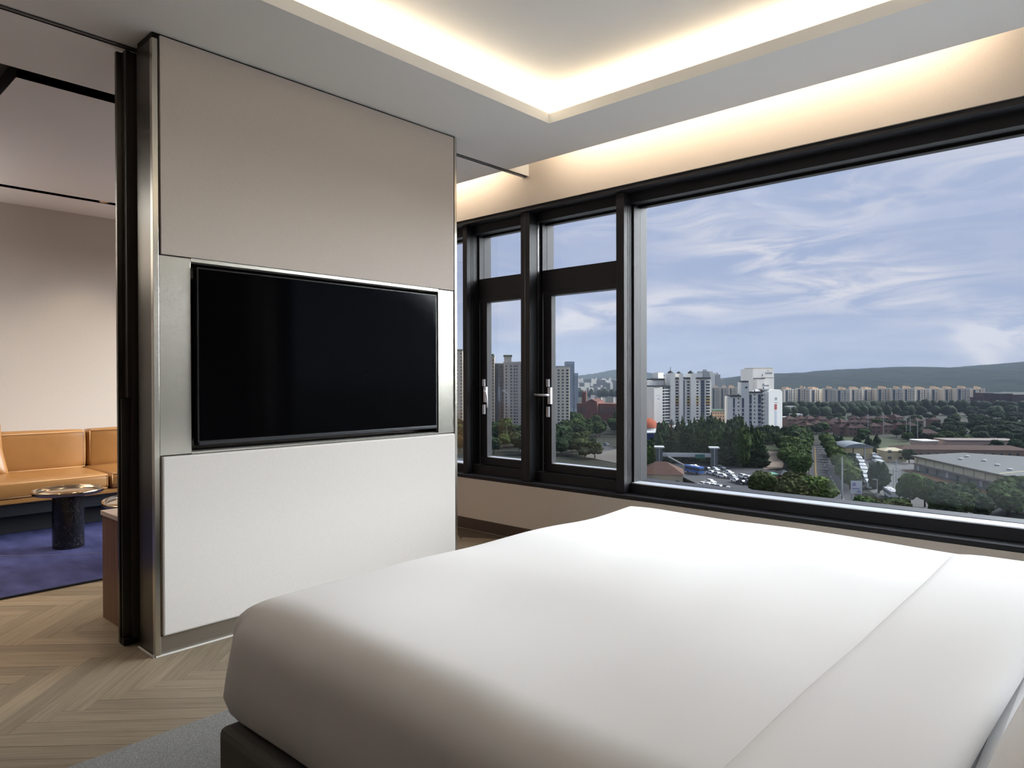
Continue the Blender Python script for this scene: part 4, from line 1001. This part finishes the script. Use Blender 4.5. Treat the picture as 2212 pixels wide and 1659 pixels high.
b.part('roof_slab', [(u(1645), u(1662), 0, 13, Z(843), Z(840.5))], mat('brown_cap', (.15, .11, .10), .8))
b.part('podium', [(u(1580), u(1662), -3, 0, 0, 5)], m_wall_g)
g2 = B('gable_block', 'white gable block carrying a red and blue vertical sign', 1660.5, D - 3, 1690, D + 3, 15, 'apartment block'); L_ = g2.L; hz = Z(846); hp = Z(841.5)
gm = bmesh.new(); pr_ = [(0, 0), (L_, 0), (L_, hz), (L_ * .78, hp), (L_ * .25, hp), (0, hz)]
fa = [gm.verts.new((x, 0, z)) for x, z in pr_]; fb = [gm.verts.new((x, 15, z)) for x, z in pr_]; gm.faces.new(fa); gm.faces.new(fb[::-1])
for i in range(6): gm.faces.new((fa[i], fa[(i + 1) % 6], fb[(i + 1) % 6], fb[i]))
mk('gable_body', gm, mat('gable_render', (.76, .745, .70), .85), g2.t)
zz = lambda py: H_(1675, py, D)
mk('red_sign', boxes((L_ * .42, L_ * .60, -.08, 0, zz(885), zz(873))), mat('sign_red', (.42, .12, .12), .8), g2.t)
mk('blue_sign', boxes((L_ * .45, L_ * .60, -.06, 0, zz(919), zz(887))), mat('sign_pale_blue', (.52, .55, .62), .8), g2.t)
mk('sign_letters', boxes((L_ * .42, L_ * .66, -.07, 0, zz(870), zz(869)), (L_ * .46, L_ * .50, -.07, 0, zz(864.5), zz(858)), (L_ * .56, L_ * .60, -.07, 0, zz(864.5), zz(858)), (L_ * .46, L_ * .60, -.07, 0, zz(861.8), zz(860.8)),
                         (L_ * .42, L_ * .48, -.07, 0, zz(925), zz(921.5)), (L_ * .50, L_ * .57, -.07, 0, zz(925), zz(921.5)), (L_ * .59, L_ * .66, -.07, 0, zz(925), zz(921.5)), (L_ * .44, L_ * .50, -.07, 0, zz(932), zz(928)), (L_ * .54, L_ * .60, -.07, 0, zz(932), zz(928))), mat('sign_dark', (.22, .24, .30), .8), g2.t)
b = B('apartment_block', 'tall white stepped tower with lettering at the top, behind the gable block', 1626, 560, 1672, 566, 18, 'apartment block'); L_ = b.L
Z = lambda py: H_(1650, py, 562)
b.part('body', [(0, L_, 0, 16, 0, Z(797))], m_wall_w); b.part('front_bay', [(L_ * .06, L_ * .40, -4, 0, 0, Z(818))], m_wall_w); b.part('bay_roof', [(L_ * .03, L_ * .42, -4.4, .5, Z(818), Z(816.5))], m_roofd)
b.part('ridge_left', [(L_ * .04, L_ * .46, 0, 12, Z(797), Z(794.5))], m_wall_b); b.part('ridge_right', [(L_ * .56, L_ * .94, 0, 12, Z(797), Z(794))], m_wall_b)
b.part('band', [(L_ * .44, L_ + .1, -.3, 0, Z(816), Z(815))], m_wall_g); b.part('lettering', [(L_ * (.60 + i * .08), L_ * (.655 + i * .08), -.15, 0, Z(807.5), Z(804.5)) for i in range(4)] + [(L_ * .44, L_ * .47, -.15, 0, Z(812), Z(808)), (L_ * .70, L_ * .74, -.15, 0, Z(802), Z(800))], mat('tower_lettering', (.25, .23, .24), .8))
b.part('bay_windows', [(L_ * .33, L_ * .38, -4.1, -4.0, 4 + i * 2.8, 5.6 + i * 2.8) for i in range(int((Z(818) - 6) / 2.8))], m_win, kind='stuff')
b = B('office_block', 'low orange brown office block with planted roof between the two white complexes', 1538, 520, 1571, 520, 18, 'office block'); h = H_(1555, 889, 520)
b.part('body', [(0, b.L, 0, 18, 0, h)], mat('orange_brown_brick', (.36, .235, .155), .85)); b.part('planted_roof', [(0, b.L, 0, 18, h, h + 1.2)], mat('roof_green', (.09, .13, .095), .9))
fh = h / 5; b.part('windows', [(b.L * (.06 + k * .16), b.L * (.15 + k * .16), -.1, 0, fh * (i + .35), fh * (i + .75)) for i in range(5) for k in range(6)], m_win, kind='stuff')

# far row -----------------------------------------------------------
def row_block(pl, pr, top, d, base_lab, grp, seed):
    rnd = random.Random(seed); b = B('far_apartment_block', base_lab, pl, d, pr, d + rnd.uniform(-8, 8), 14, 'apartment block', grp); L_ = b.L; h = H_((pl + pr) / 2, top, d)
    b.part('body', [(0, L_, 0, 14, 0, h)], m_wall_b)
    k = 5; b.part('recessed_bays', [(L_ * .16, L_ * .34, -.1, 0, 0, h - 1), (L_ * .62, L_ * .67, -.1, 0, 0, h - 1)], m_blueg)
    b.part('windows', [(L_ * x, L_ * (x + .045), -.1, 0, 1.5 + i * 2.75, 2.9 + i * 2.75) for x in (.42, .50, .74, .84, .93) for i in range(int(h / 2.75) - 1)], mat('far_windows', (.20, .19, .18), .5), kind='stuff')
    b.part('pilasters', [(L_ * x, L_ * (x + .025), -.6, 0, 0, h + .4) for x in (.0, .36, .56, .70, .97)], m_wall_w, kind='stuff')
    b.part('roof_house', [(L_ * .30, L_ * .52, 2, 10, h, h + 3.2), (L_ * .60, L_ * .72, 2, 10, h, h + 2.2)], m_orcap)
    b.part('parapet', [(-.2, L_ + .2, -.5, .2, h, h + .6)], m_wall_w)
x = 1693; i = 0
while x < 2108:
    w_ = random.choice((26, 30, 32)); row_block(x, x + w_ - .8, 840.5 + random.uniform(-1.2, 1.5), 850 + 14 * math.sin(i * 1.3), 'beige slab with orange roof houses in the long far apartment row', 'far apartment row', i); x += w_; i += 1
x = 1537
while x < 1575: row_block(x, x + 18, 838, 845, 'beige slab of the far row seen between the two white complexes', 'far slabs between the white complexes', x); x += 18.5
# purple brown blocks
for i, (a_, c_, t_, lb) in enumerate(((2118, 2138, 860, 'low purple brown block at the end of the far row'), (2127, 2146, 850, 'squarish purple brown tower block with antenna'), (2146, 2170, 862, 'low purple brown link building'), (2163, 2188, 851, 'wide purple brown block with flat roof'), (2186, 2215, 853, 'purple brown block at the right edge of the view'))):
    b = B('brown_block', lb, a_, 800 - i * 3, c_, 800 - i * 3, 18, 'building'); h = H_(a_, t_, 800); b.part('body', [(0, b.L, 0, 18, 0, h)], mat('purple_brown', (.085, .052, .055), .9))
    b.part('windows', [(b.L * (.08 + k * .18), b.L * (.16 + k * .18), -.1, 0, 3 + j * 3.2, 4.6 + j * 3.2) for k in range(5) for j in range(int(h / 3.2) - 1)], mat('brown_windows', (.05, .04, .045), .5), kind='stuff')
    b.part('roof', [(-.3, b.L + .3, -.3, 18.3, h, h + .6)], mat('brown_block_roof', (.06, .045, .045), .9))
    if i == 1: mk('antenna', tube(bmesh.new(), [(b.L * .5, 5, h), (b.L * .5, 5, h + 6)], .2, 6), m_roofd, b.t)

# houses of the middle distance ------------------------------------
def house(name, label, px, py, wpx, h, m_w, m_r, rz, group=None, deep=9, roof='gable', rh=2.4, cat='house'):
    g = ground(px, py); d = (g - Vector((0, 0, GZ))).to_2d().dot(FV); w_ = wpx * d / F_PX
    t = thing(name, label, cat, g, math.atan2(RV.y, RV.x) + rz, group)
    mk('walls', boxes((-w_ / 2, w_ / 2, 0, deep, 0, h)), m_w, t)
    bm = bmesh.new(); e = .5
    if roof == 'gable':
        P = [(-w_ / 2 - e, -e, h), (w_ / 2 + e, -e, h), (w_ / 2 + e, deep + e, h), (-w_ / 2 - e, deep + e, h), (-w_ / 2 + deep * .35, deep / 2, h + rh), (w_ / 2 - deep * .35, deep / 2, h + rh)]
        V = [bm.verts.new(p) for p in P]
        for f in ((0, 1, 5, 4), (2, 3, 4, 5), (1, 2, 5), (3, 0, 4), (3, 2, 1, 0)): bm.faces.new([V[i] for i in f])
    else: box(bm, -w_ / 2 - .3, w_ / 2 + .3, -.3, deep + .3, h, h + .5)
    mk('roof', bm, m_r, t)
    nw = max(2, int(w_ / 3.5)); mk('windows', boxes(*[(-w_ / 2 + (k + .3) * w_ / nw, -w_ / 2 + (k + .65) * w_ / nw, -.08, 0, z0, z0 + 1.2) for k in range(nw) for z0 in ([1.2] if h < 5 else [1.2, 4.2])]), m_win, t, kind='stuff')
    return t
m_rb = mat('brown_tile_roof', (0.060, 0.036, 0.032), .9, randv=.2); m_bw = mat('brown_brick_wall', (0.17, 0.11, 0.09), .9, randv=.15)
rr = random.Random(12)
for (x0, x1, y, n_) in ((1700, 1790, 921, 4), (1720, 1800, 934, 4), (1795, 1880, 930, 4), (1830, 1960, 918, 4), (1880, 1985, 937, 4), (1815, 1870, 943, 3), (1970, 2040, 925, 2)):
    for i in range(n_):
        house('brown_house', 'brown brick house with hipped brown roof in the mid distance estate', x0 + (x1 - x0) * (i + .5) / n_, y + rr.uniform(-2, 2), rr.uniform(16, 24), 5.6, m_bw, m_rb, rr.uniform(-.4, .4), 'brown roofed houses of the estate', 10)
for i, (px_, py_, w_, h_, lb) in enumerate(((1712, 898, 16, 9, 'small white house behind the gable block'), (1702, 912, 18, 4, 'long pale roofed shed below the white house'), (1724, 905, 20, 4, 'pale shed right of the long shed'), (1800, 897, 22, 4, 'pale low building before the far row'))):
    house('pale_house', lb, px_, py_, w_, h_, m_wall_w, m_wall_g, 0, None, 10, 'flat')
house('pink_house', 'long pinkish flat building behind the warehouse', 2125, 972, 150, 4.6, mat('pink_wall', (.42, .30, .25), .9), mat('pink_roof', (.19, .155, .135), .9), -.1, None, 14, 'flat', cat='building')
house('pink_house', 'small pink building with white roof trim left of the long one', 2010, 970, 36, 4, mat('pink_wall', (.42, .30, .25), .9), m_wall_w, .1, None, 10, 'flat', cat='building')
house('brown_shed', 'small brown roofed building with parked vans', 2010, 950, 34, 4, m_bw, m_rb, 0, None, 9)
house('long_brown_shed', 'very long reddish brown roofed shed behind the warehouse', 2085, 990, 262, 4.0, m_bw, mat('red_brown_roof', (.065, .036, .029), .9, noise=((.3, .3, .3), .15, 3)), -.11, None, 14, 'gable', 1.6, cat='shed')
house('yellow_shed', 'small cream yellow shed at the far side of the yard', 1934, 998, 44, 5.0, mat('cream_yellow', (.50, .41, .25), .85), mat('cream_roof', (.42, .36, .25), .85), -.15, None, 9, 'gable', 1.2, cat='shed')
# hall with arched roof
g = ground(1856, 992); hl = thing('arched_hall', 'cream yellow hall with grey barrel roof behind the parked buses', 'hall', g, math.atan2(RV.y, RV.x) - .12)
wd = 12.0
mk('walls', boxes((-6, 6, 0, 16, 0, 5.4)), mat('cream_yellow', (.50, .41, .25)), hl)
bm = bmesh.new(); n_ = 14; fa, fb = [], []
for i in range(n_ + 1):
    a = PI * (.12 + .76 * i / n_); x, z = -math.cos(a) * 7.2, 5.4 + (math.sin(a) - math.sin(PI * .12)) * 3.0; fa.append(bm.verts.new((x, -.6, z))); fb.append(bm.verts.new((x, 16.6, z)))
bm.faces.new(fa); bm.faces.new(fb[::-1]); bm.faces.new((fa[0], fb[0], fb[-1], fa[-1]))
for i in range(n_): bm.faces.new((fa[i], fa[i + 1], fb[i + 1], fb[i]))
mk('barrel_roof', bm, mat('grey_metal_roof', (.20, .215, .225), .6), hl)
mk('dark_strips', boxes((-2.9, -2.5, -.1, 0, 0, 5.3), (2.1, 2.6, -.1, 0, 0, 5.3), (.6, 1.9, -.08, 0, 0, 1.6)), m_win, hl)

# warehouse
P1, P2, Q1, Q2 = at(1975.4, 288), at(2260, 210), at(2084, 297), at(2420, 262)
wh = thing('warehouse', 'large warehouse with pale grey flat roof and cream wall above a dark loading dock', 'warehouse', (0, 0, GZ))
def quad_prism(P, z0, z1): return prism(bmesh.new(), [(p.x, p.y) for p in P], z0, z1)
EH = 5.4
mk('walls', quad_prism([P1, P2, Q2, Q1], 0, EH), mat('warehouse_cream', (.48, .44, .31), .85, noise=((.4, .4, .4), .08, 4)), wh)
ctr = (P1 + P2 + Q1 + Q2) / 4
ex = [p + (p - ctr).normalized() * 1.0 for p in (P1, P2, Q2, Q1)]
mk('roof', quad_prism(ex, EH, EH + .5), mat('warehouse_roof', (.088, .09, .088), .8, noise=((.06, .06, .06), .07, 5)), wh)
dv = (P2 - P1).normalized(); nv = Vector((dv.y, -dv.x, 0)); LL = (P2 - P1).length
def along(a0, a1, o0, o1): return [P1 + dv * a0 + nv * o0, P1 + dv * a1 + nv * o0, P1 + dv * a1 + nv * o1, P1 + dv * a0 + nv * o1]
mk('roof_edge', quad_prism(along(-.5, LL, 1.0, 1.15), EH - .1, EH + .55), mat('edge_brown', (.14, .12, .09), .8), wh)
mk('dock_canopy', quad_prism(along(0, LL, 0, 1.8), 2.6, 2.8), mat('canopy_brown', (.17, .14, .125), .8), wh)
mk('dock_wall', quad_prism(along(0, LL, 0, .1), 0, 2.6), mat('dock_grey', (.20, .19, .18), .8), wh)
for i in range(11):
    a_ = LL * (i + .5) / 11; mk('dock_door', quad_prism(along(a_ - 1.0, a_ + .6, .1, .16), 0, 2.0), m_win if i % 3 else m_wall_g, wh)
for i in range(12):
    a_ = LL * (i + .4) / 12; mk('wall_rib', quad_prism(along(a_, a_ + .15, .02, .12), 2.8, EH), mat('rib_brown', (.2, .17, .12), .8), wh)
for i, (s_, t_) in enumerate(((.2, .78), (.42, .70), (.62, .55), (.30, .45), (.80, .4))):
    p = P1 + (P2 - P1) * s_ * .8 + (Q1 - P1) * t_ * .9; mk('roof_vent', lathe(bmesh.new(), [(.9, EH + .5), (.9, EH + 1.0), (0, EH + 1.3)], 10, p.x, p.y), m_wall_g, wh)
ry0, ry1 = P1.lerp(P2, .72), P1.lerp(P2, .72) + (Q1 - P1) * .35
mk('roof_ridge', quad_prism([ry0 + nv * .5, ry0 + dv * .5 + nv * .5, Q2 + dv * .5, Q2], EH + .5, EH + .75), mat('ridge_cream', (.42, .38, .26), .8), wh)

# house by the crossing and neighbours
house('brown_roof_house', 'brown roofed house with cream wall by the crossing', 1428, 1052, 92, 4.4, mat('cream_wall', (.38, .33, .25), .85), mat('red_brown_tiles', (.085, .048, .037), .9, noise=((.8, .8, .8), .15, 3)), -.22, None, 16, 'gable', 3.6)
t = house('blue_market', 'blue walled market hall left of the wood', 1400, 968, 62, 8, mat('deep_blue_wall', (.045, .060, .17), .7), m_wall_g, .05, None, 14, 'flat', cat='building')
g = ground(1392, 935); od = thing('orange_dome', 'orange red curved roof beside the grey slab', 'building', g)
mk('curved_roof', lathe(bmesh.new(), [(9.5, 4), (9.0, 6.5), (7, 8.8), (4, 10.2), (0, 10.8)], 24), mat('orange_roof', (.36, .10, .05), .7), od, smooth=True); mk('walls', lathe(bmesh.new(), [(0, 0), (9, 0), (9, 4), (0, 4)], 24), m_wall_w, od)
g = ground(1450, 962); rt2 = thing('turret_building', 'cream building with red stripe and dark turret before the balcony block', 'building', g, math.atan2(RV.y, RV.x))
mk('walls', boxes((-6, 3.2, 0, 10, 0, 11), (3.2, 14, 0, 10, 0, 8.5)), m_wall_w, rt2); mk('red_stripe', boxes((-.6, .3, -.1, 0, 0, 11.5)), mat('stripe_red', (.5, .07, .04), .8), rt2)
bm = lathe(bmesh.new(), [(1.4, 11), (1.6, 12.8), (0, 15)], 8, 1, 3); mk('turret', bm, m_roofd, rt2)
bm = bmesh.new(); V = [bm.verts.new(p) for p in ((3.2, -.3, 8.5), (14, -.3, 8.5), (12, -.3, 12), (3.2, 10, 8.5), (14, 10, 8.5), (12, 10, 12))]
for f in ((0, 1, 2), (5, 4, 3), (0, 2, 5, 3), (1, 4, 5, 2), (0, 3, 4, 1)): bm.faces.new([V[i] for i in f])
mk('green_roof', bm, mat('pale_green_roof', (.30, .36, .32), .8), rt2); mk('windows', boxes((4.5, 6, -.1, 0, 4.5, 6), (8, 9.5, -.1, 0, 4.5, 6)), m_win, rt2)
house('green_kiosk', 'small kiosk with green roof by the crossing', 1672, 1045, 18, 3, mat('kiosk_orange', (.30, .17, .09), .9), mat('kiosk_green', (.13, .27, .19), .8), 0, None, 5, 'flat', cat='kiosk')
house('dark_hut', 'dark roofed hut right of the green roofed kiosk', 1700, 1046, 26, 3.4, mat('hut_brown', (.16, .10, .07), .9), m_roofd, 0, None, 6, 'gable', 1.5, cat='hut')

# footbridge
fbL, fbR = ground(1432, 1012), ground(1548, 1014)
v = fbR - fbL; fb = thing('footbridge', 'grey steel footbridge over the road with two lift towers', 'footbridge', fbL, math.atan2(v.y, v.x)); Lf = v.length
mk('deck', boxes((0, Lf, -.2, 2.4, 5.0, 5.5)), m_wall_g, fb); mk('parapet', boxes((0, Lf, -.3, -.2, 5.4, 6.5), (0, Lf, 2.4, 2.5, 5.4, 6.5)), mat('parapet_grey', (.42, .42, .42), .7), fb)
for x_ in (-1.5, Lf - 1):
    mk('lift_tower', boxes((x_ - 1.3, x_ + 1.3, -1, 2.6, 0, 8.8)), mat('lift_glass', (.09, .10, .11), .4), fb); mk('lift_roof', boxes((x_ - 2.0, x_ + 2.0, -1.6, 3.2, 8.8, 9.3)), mat('lift_roof', (.6, .6, .58), .6), fb)
    mk('lift_column', boxes((x_ - .15, x_ + .15, -1.15, -1.0, 0, 8.8)), m_wall_g, fb)
bm = bmesh.new()
for s_ in (0,):
    V = [bm.verts.new(p) for p in ((2, -.3, 5.0), (2, -2.2, 5.0), (12, -6.5, 0), (12, -4.6, 0), (2, -.3, 5.5), (2, -2.2, 5.5), (12, -6.5, .5), (12, -4.6, .5))]
    for f in ((3, 2, 1, 0), (4, 5, 6, 7), (0, 1, 5, 4), (1, 2, 6, 5), (2, 3, 7, 6), (3, 0, 4, 7)): bm.faces.new([V[i] for i in f])
mk('stair_ramp', bm, m_wall_g, fb)
for k in (.60, .68):
    mk('road_sign', boxes((Lf * k, Lf * k + 2.2, -.5, -.4, 4.6, 6.2)), mat('sign_green', (.04, .14, .11), .6), fb)

# vehicles
m_tyre = mat('tyre', (.02, .02, .02), .9)
def make_car(name, label, m, group):
    t = thing(name, label, 'car', (0, 0, 0), 0, group)
    bm = bmesh.new(); pr = [(-2.2, .35), (2.2, .35), (2.25, .75), (1.3, .92), (-2.1, .98), (-2.25, .7)]
    fa = [bm.verts.new((x, -.88, z)) for x, z in pr]; fb_ = [bm.verts.new((x, .88, z)) for x, z in pr]; bm.faces.new(fa); bm.faces.new(fb_[::-1])
    for i in range(6): bm.faces.new((fa[i], fa[(i + 1) % 6], fb_[(i + 1) % 6], fb_[i]))
    mk('body', bm, m, t)
    def cab(z0, z1, k): 
        q = bmesh.new(); V = [q.verts.new(p) for p in ((-1.9, -.8, z0), (1.1, -.8, z0), (1.1, .8, z0), (-1.9, .8, z0), (-1.3, -.65, z1), (.4, -.65, z1), (.4, .65, z1), (-1.3, .65, z1))]
        for f in ((3, 2, 1, 0), (4, 5, 6, 7), (0, 1, 5, 4), (1, 2, 6, 5), (2, 3, 7, 6), (3, 0, 4, 7)): q.faces.new([V[i] for i in f])
        return q
    mk('cabin_glass', cab(.9, 1.42, 0), m_win, t); mk('roof', boxes((-1.3, .42, -.66, .66, 1.42, 1.47)), m, t)
    bm = bmesh.new()
    for x_ in (-1.4, 1.4):
        for y_ in (-.8, .8): bmesh.ops.create_cone(bm, cap_ends=True, segments=10, radius1=.33, radius2=.33, depth=.2, matrix=Matrix.Translation((x_, y_, .33)) @ Matrix.Rotation(PI / 2, 4, 'X'))
    mk('wheels', bm, m_tyre, t)
    return t
GC = 'cars at the crossing'
carW = make_car('car', 'white car in the traffic at the crossing', mat('car_white', (.80, .80, .80), .3, coat=.3), 'white cars at the crossing')
carG = make_car('car', 'silver grey car in the traffic at the crossing', mat('car_silver', (.38, .39, .41), .3, .3), 'silver cars at the crossing')
carK = make_car('car', 'dark car in the traffic at the crossing', mat('car_dark', (.03, .032, .045), .3), 'dark cars at the crossing')
dirx = (ground(1640, 1030) - ground(1500, 1008)); A0 = math.atan2(dirx.y, dirx.x)
cars = [(1537, 1024, 'W'), (1550, 1027, 'G'), (1562, 1031, 'W'), (1574, 1024, 'W'), (1582, 1033, 'G'), (1590, 1041, 'W'), (1603, 1045, 'K'), (1545, 1017, 'W'), (1556, 1013, 'G'), (1528, 1016, 'K'),
        (1605, 1032, 'W'), (1616, 1035, 'W'), (1628, 1038, 'K'), (1620, 1046, 'G'), (1520, 1050, 'W'), (1532, 1052, 'W'), (1544, 1054, 'W'), (1555, 1056, 'G'), (1570, 1058, 'K'), (1500, 1010, 'K'),
        (1535, 1044, 'W'), (1636, 1050, 'W'), (1655, 1040, 'W'), (1694, 1059, 'K'), (1740, 1022, 'W'), (1757, 1040, 'G'), (1742, 1012, 'K'), (1341, 968, 'W'), (1310, 962, 'G')]
used_ = set()
for (px_, py_, k) in cars:
    src = {'W': carW, 'G': carG, 'K': carK}[k]; p = ground(px_, py_, .22); a_ = A0 + random.uniform(-.15, .15)
    if px_ > 1735: a_ = math.atan2(*( (ground(1770, 1060) - ground(1760, 970)).yx ))
    if k not in used_: used_.add(k); src.location = p; src.rotation_euler.z = a_
    else: dup(src, p, a_)
def make_bus(label, m, group=None, name='bus'):
    t = thing(name, label, 'bus', (0, 0, 0), 0, group)
    mk('body', boxes((-5.5, 5.5, -1.25, 1.25, .4, 2.9)), m, t, bevel=.15); mk('windows', boxes((-5.2, 5.55, -1.28, 1.28, 1.4, 2.3)), m_win, t); mk('roof_unit', boxes((-3, -1, -.7, .7, 2.9, 3.15), (1.5, 3, -.7, .7, 2.9, 3.1)), mat('bus_roof_unit', (.6, .6, .6), .6), t)
    bm = bmesh.new()
    for x_ in (-3.4, 3.4):
        for y_ in (-1.1, 1.1): bmesh.ops.create_cone(bm, cap_ends=True, segments=10, radius1=.5, radius2=.5, depth=.3, matrix=Matrix.Translation((x_, y_, .5)) @ Matrix.Rotation(PI / 2, 4, 'X'))
    mk('wheels', bm, m_tyre, t); return t
m_bw_ = mat('bus_white', (.55, .55, .55), .4)
bus = make_bus('white bus parked in the long row at the left side of the yard', m_bw_, 'row of parked white buses')
rowp = [(1844, 986), (1851, 993), (1856, 1000), (1861, 1008), (1863, 1016), (1866, 1024), (1868, 1033), (1873, 1043), (1879, 1054)]
_v = ground(1849, 993) - ground(1880, 1054); ab = math.atan2(_v.y, _v.x)
for i, (px_, py_) in enumerate(rowp):
    p = ground(px_, py_, .12)
    if i == 0: bus.location = p; bus.rotation_euler.z = ab + PI * .0
    else: dup(bus, p, ab)
    for o_ in (bus,): pass
for o_ in [o for o in bpy.data.objects if o.name.startswith('bus') and o.parent is None]: o_.scale = (.72, .95, .9)
for i, (px_, py_) in enumerate(((1888, 992), (1894, 999), (1900, 1008))):
    d_ = dup(bus, ground(px_, py_, .12), ab + .18, 'white bus parked in the trio in the middle of the yard', scale=(.7, .9, .95)); d_['group'] = 'trio of white buses'
d_ = dup(bus, ground(1925, 1075, .12), math.atan2((ground(1912, 1066) - ground(1937, 1082)).y, (ground(1912, 1066) - ground(1937, 1082)).x), 'white coach standing alone right of the egg shaped tree', scale=(.9, .9, .95)); del d_['group']
bb = make_bus('blue bus waiting at the crossing below the footbridge', mat('bus_blue', (.06, .13, .36), .4), None); bb.location = ground(1500, 1022, .2); bb.rotation_euler.z = A0 - .1; bb.scale = (.85, 1, 1)
yl = make_bus('yellow van by the cream wall at the lower left corner of the large pane', mat('van_yellow', (.62, .42, .03), .5), None, 'yellow_van'); yl['category'] = 'van'; yl.location = ground(1430, 1054, .2); yl.rotation_euler.z = A0; yl.scale = (.45, .8, .7)

# poles and signs
def pole(px, py, h, r, label, arm=0, name='pole', group=None, cross=0):
    g = ground(px, py); t = thing(name, label, 'pole', g, math.atan2(RV.y, RV.x), group)
    mk('mast', tube(bmesh.new(), [(0, 0, 0), (0, 0, h)], [r, r * .7], 8), mat('pole_grey', (.36, .36, .36), .7), t)
    if arm: mk('lamp_arm', tube(bmesh.new(), [(0, 0, h), (-arm, 0, h + .1)], .1, 6), mat('pole_grey', (.36, .36, .36)), t)
    if cross: mk('cross_arm', boxes(*[(-1.3, 1.3, -.08, .08, h - .8 - k * 1.2, h - .65 - k * 1.2) for k in range(cross)]), mat('pole_grey', (.36, .36, .36)), t)
    return t
pole(1819, 1098, 15, .28, 'tall pale concrete pole right of the olive trees')
pole(1895, 1090, 7.5, .12, 'thin street lamp before the egg shaped tree', 1.4, 'street_lamp')
pole(1936, 1042, 8.5, .22, 'dark utility pole with cross arms in the middle of the yard', 0, 'utility_pole', None, 4)
pole(1930, 1066, 8.5, .14, 'thin utility pole nearer the window in the yard', 0, 'utility_pole', None, 2)
pole(1868, 1012, 9, .2, 'pale post beside the row of buses', 0)
for i, (px_, py_) in enumerate(((1958, 948), (1966, 950), (1982, 954), (1908, 940), (1875, 942))): pole(px_, py_, 14, .2, 'thin floodlight mast along the far field', .9, 'floodlight_mast', 'floodlight masts of the far field')
g = ground(1850, 1082); bl = thing('billboard', 'white and violet banner sign beside the yard entrance', 'sign', g, math.atan2(RV.y, RV.x) - .2)
mk('post', boxes((-1.6, -1.45, 0, .15, 0, 6), (1.45, 1.6, 0, .15, 0, 6)), m_wall_g, bl); mk('panel', boxes((-1.6, 1.6, -.05, 0, 2.2, 6.2)), mat('banner_white', (.62, .62, .66), .8), bl)
mk('print', boxes((-1.2, -.2, -.08, -.05, 4.6, 5.6), (-1.3, .9, -.08, -.05, 3.6, 4.0), (.2, 1.2, -.08, -.05, 2.6, 3.2)), mat('banner_violet', (.27, .26, .42), .8), bl)

# thin summer haze over the city
hz = bpy.data.materials.new('summer_haze'); hz.use_nodes = True; nt = hz.node_tree; nt.nodes.clear()
vs = nt.nodes.new('ShaderNodeVolumeScatter'); vs.inputs['Density'].default_value = .00012; vs.inputs['Color'].default_value = (.48, .56, .68, 1); vs.inputs['Anisotropy'].default_value = -.35
o_ = nt.nodes.new('ShaderNodeOutputMaterial'); nt.links.new(vs.outputs[0], o_.inputs['Volume'])
hb = bmesh.new(); prism(hb, [(-6000, 160), (-6000, 4800), (3600, 4800), (3600, 160)], GZ - .5, 260)
haze = mk('haze', hb, hz, kind='stuff', label='thin summer haze over the city outside the window', cat='haze')
# members of a row are told apart by their place in it
ORD = ['first', 'second', 'third', 'fourth', 'fifth', 'sixth', 'seventh', 'eighth', 'ninth', 'tenth', 'eleventh', 'twelfth', 'thirteenth', 'fourteenth', 'fifteenth', 'sixteenth', 'seventeenth', 'eighteenth', 'nineteenth', 'twentieth']
def rank(group, text, key):
    m_ = sorted([o for o in bpy.data.objects if o.parent is None and o.get('group') == group], key=key)
    for i, o in enumerate(m_): o['label'] = text % ORD[i]
far_ = lambda o: -(o.location.xy.dot(FV)); near_ = lambda o: o.location.xy.dot(FV)
left_ = lambda o: o.location.xy.dot(RV) / o.location.xy.dot(FV)
rank('street trees left of the avenue', '%s street tree from the near end, row left of the avenue', near_)
rank('street trees right of the avenue', '%s bright street tree from the near end, row right of the avenue', near_)
rank('row of parked white buses', '%s white bus from the near end of the long parked row', near_)
rank('trio of white buses', '%s white bus from the near end of the trio', near_)
rank('far apartment row', '%s beige slab from the left in the long far apartment row', left_)
rank('far slabs between the white complexes', '%s slab from the left seen between the two white complexes', left_)
rank('hazy cluster behind the balcony block', '%s pale hazy tower from the left behind the balcony block', left_)
rank('floodlight masts of the far field', '%s floodlight mast from the left along the far field', left_)
rank('silver cars at the crossing', '%s silver grey car from the left in the crossing traffic', left_)
rank('dark cars at the crossing', '%s dark car from the left in the crossing traffic', left_)
rank('white cars at the crossing', '%s white car from the left in the crossing traffic', left_)
for g_, t_ in (('olive trees close below the window', '%s olive green tree from the left close below the window'), ('row below the warehouse front', '%s dense tree from the left in the row below the warehouse front'),
               ('trees massed at the right end of the view', '%s dark tree from the left massed at the right end'), ('trees at the corner of the crossing', '%s green tree from the left at the corner of the crossing'),
               ('shrubs below the bus yard', '%s yellow green shrub from the left below the bus yard'), ('strip beside the parked buses', '%s dark tree from the left in the strip beside the buses'),
               ('trees around the arched roof hall', '%s dark tree from the left around the arched roof hall'), ('trees behind the warehouse roof', '%s dark tree from the left behind the warehouse roof'),
               ('belt under the white gable building', '%s dark tree from the left in the belt under the gable block'), ('trees on the slope below the hall', '%s grey green tree from the left on the slope below the hall'), ('trees left of the footbridge', '%s tree from the left beside the mullion near the footbridge')):
    rank(g_, t_, left_)
bpy.context.view_layer.update()
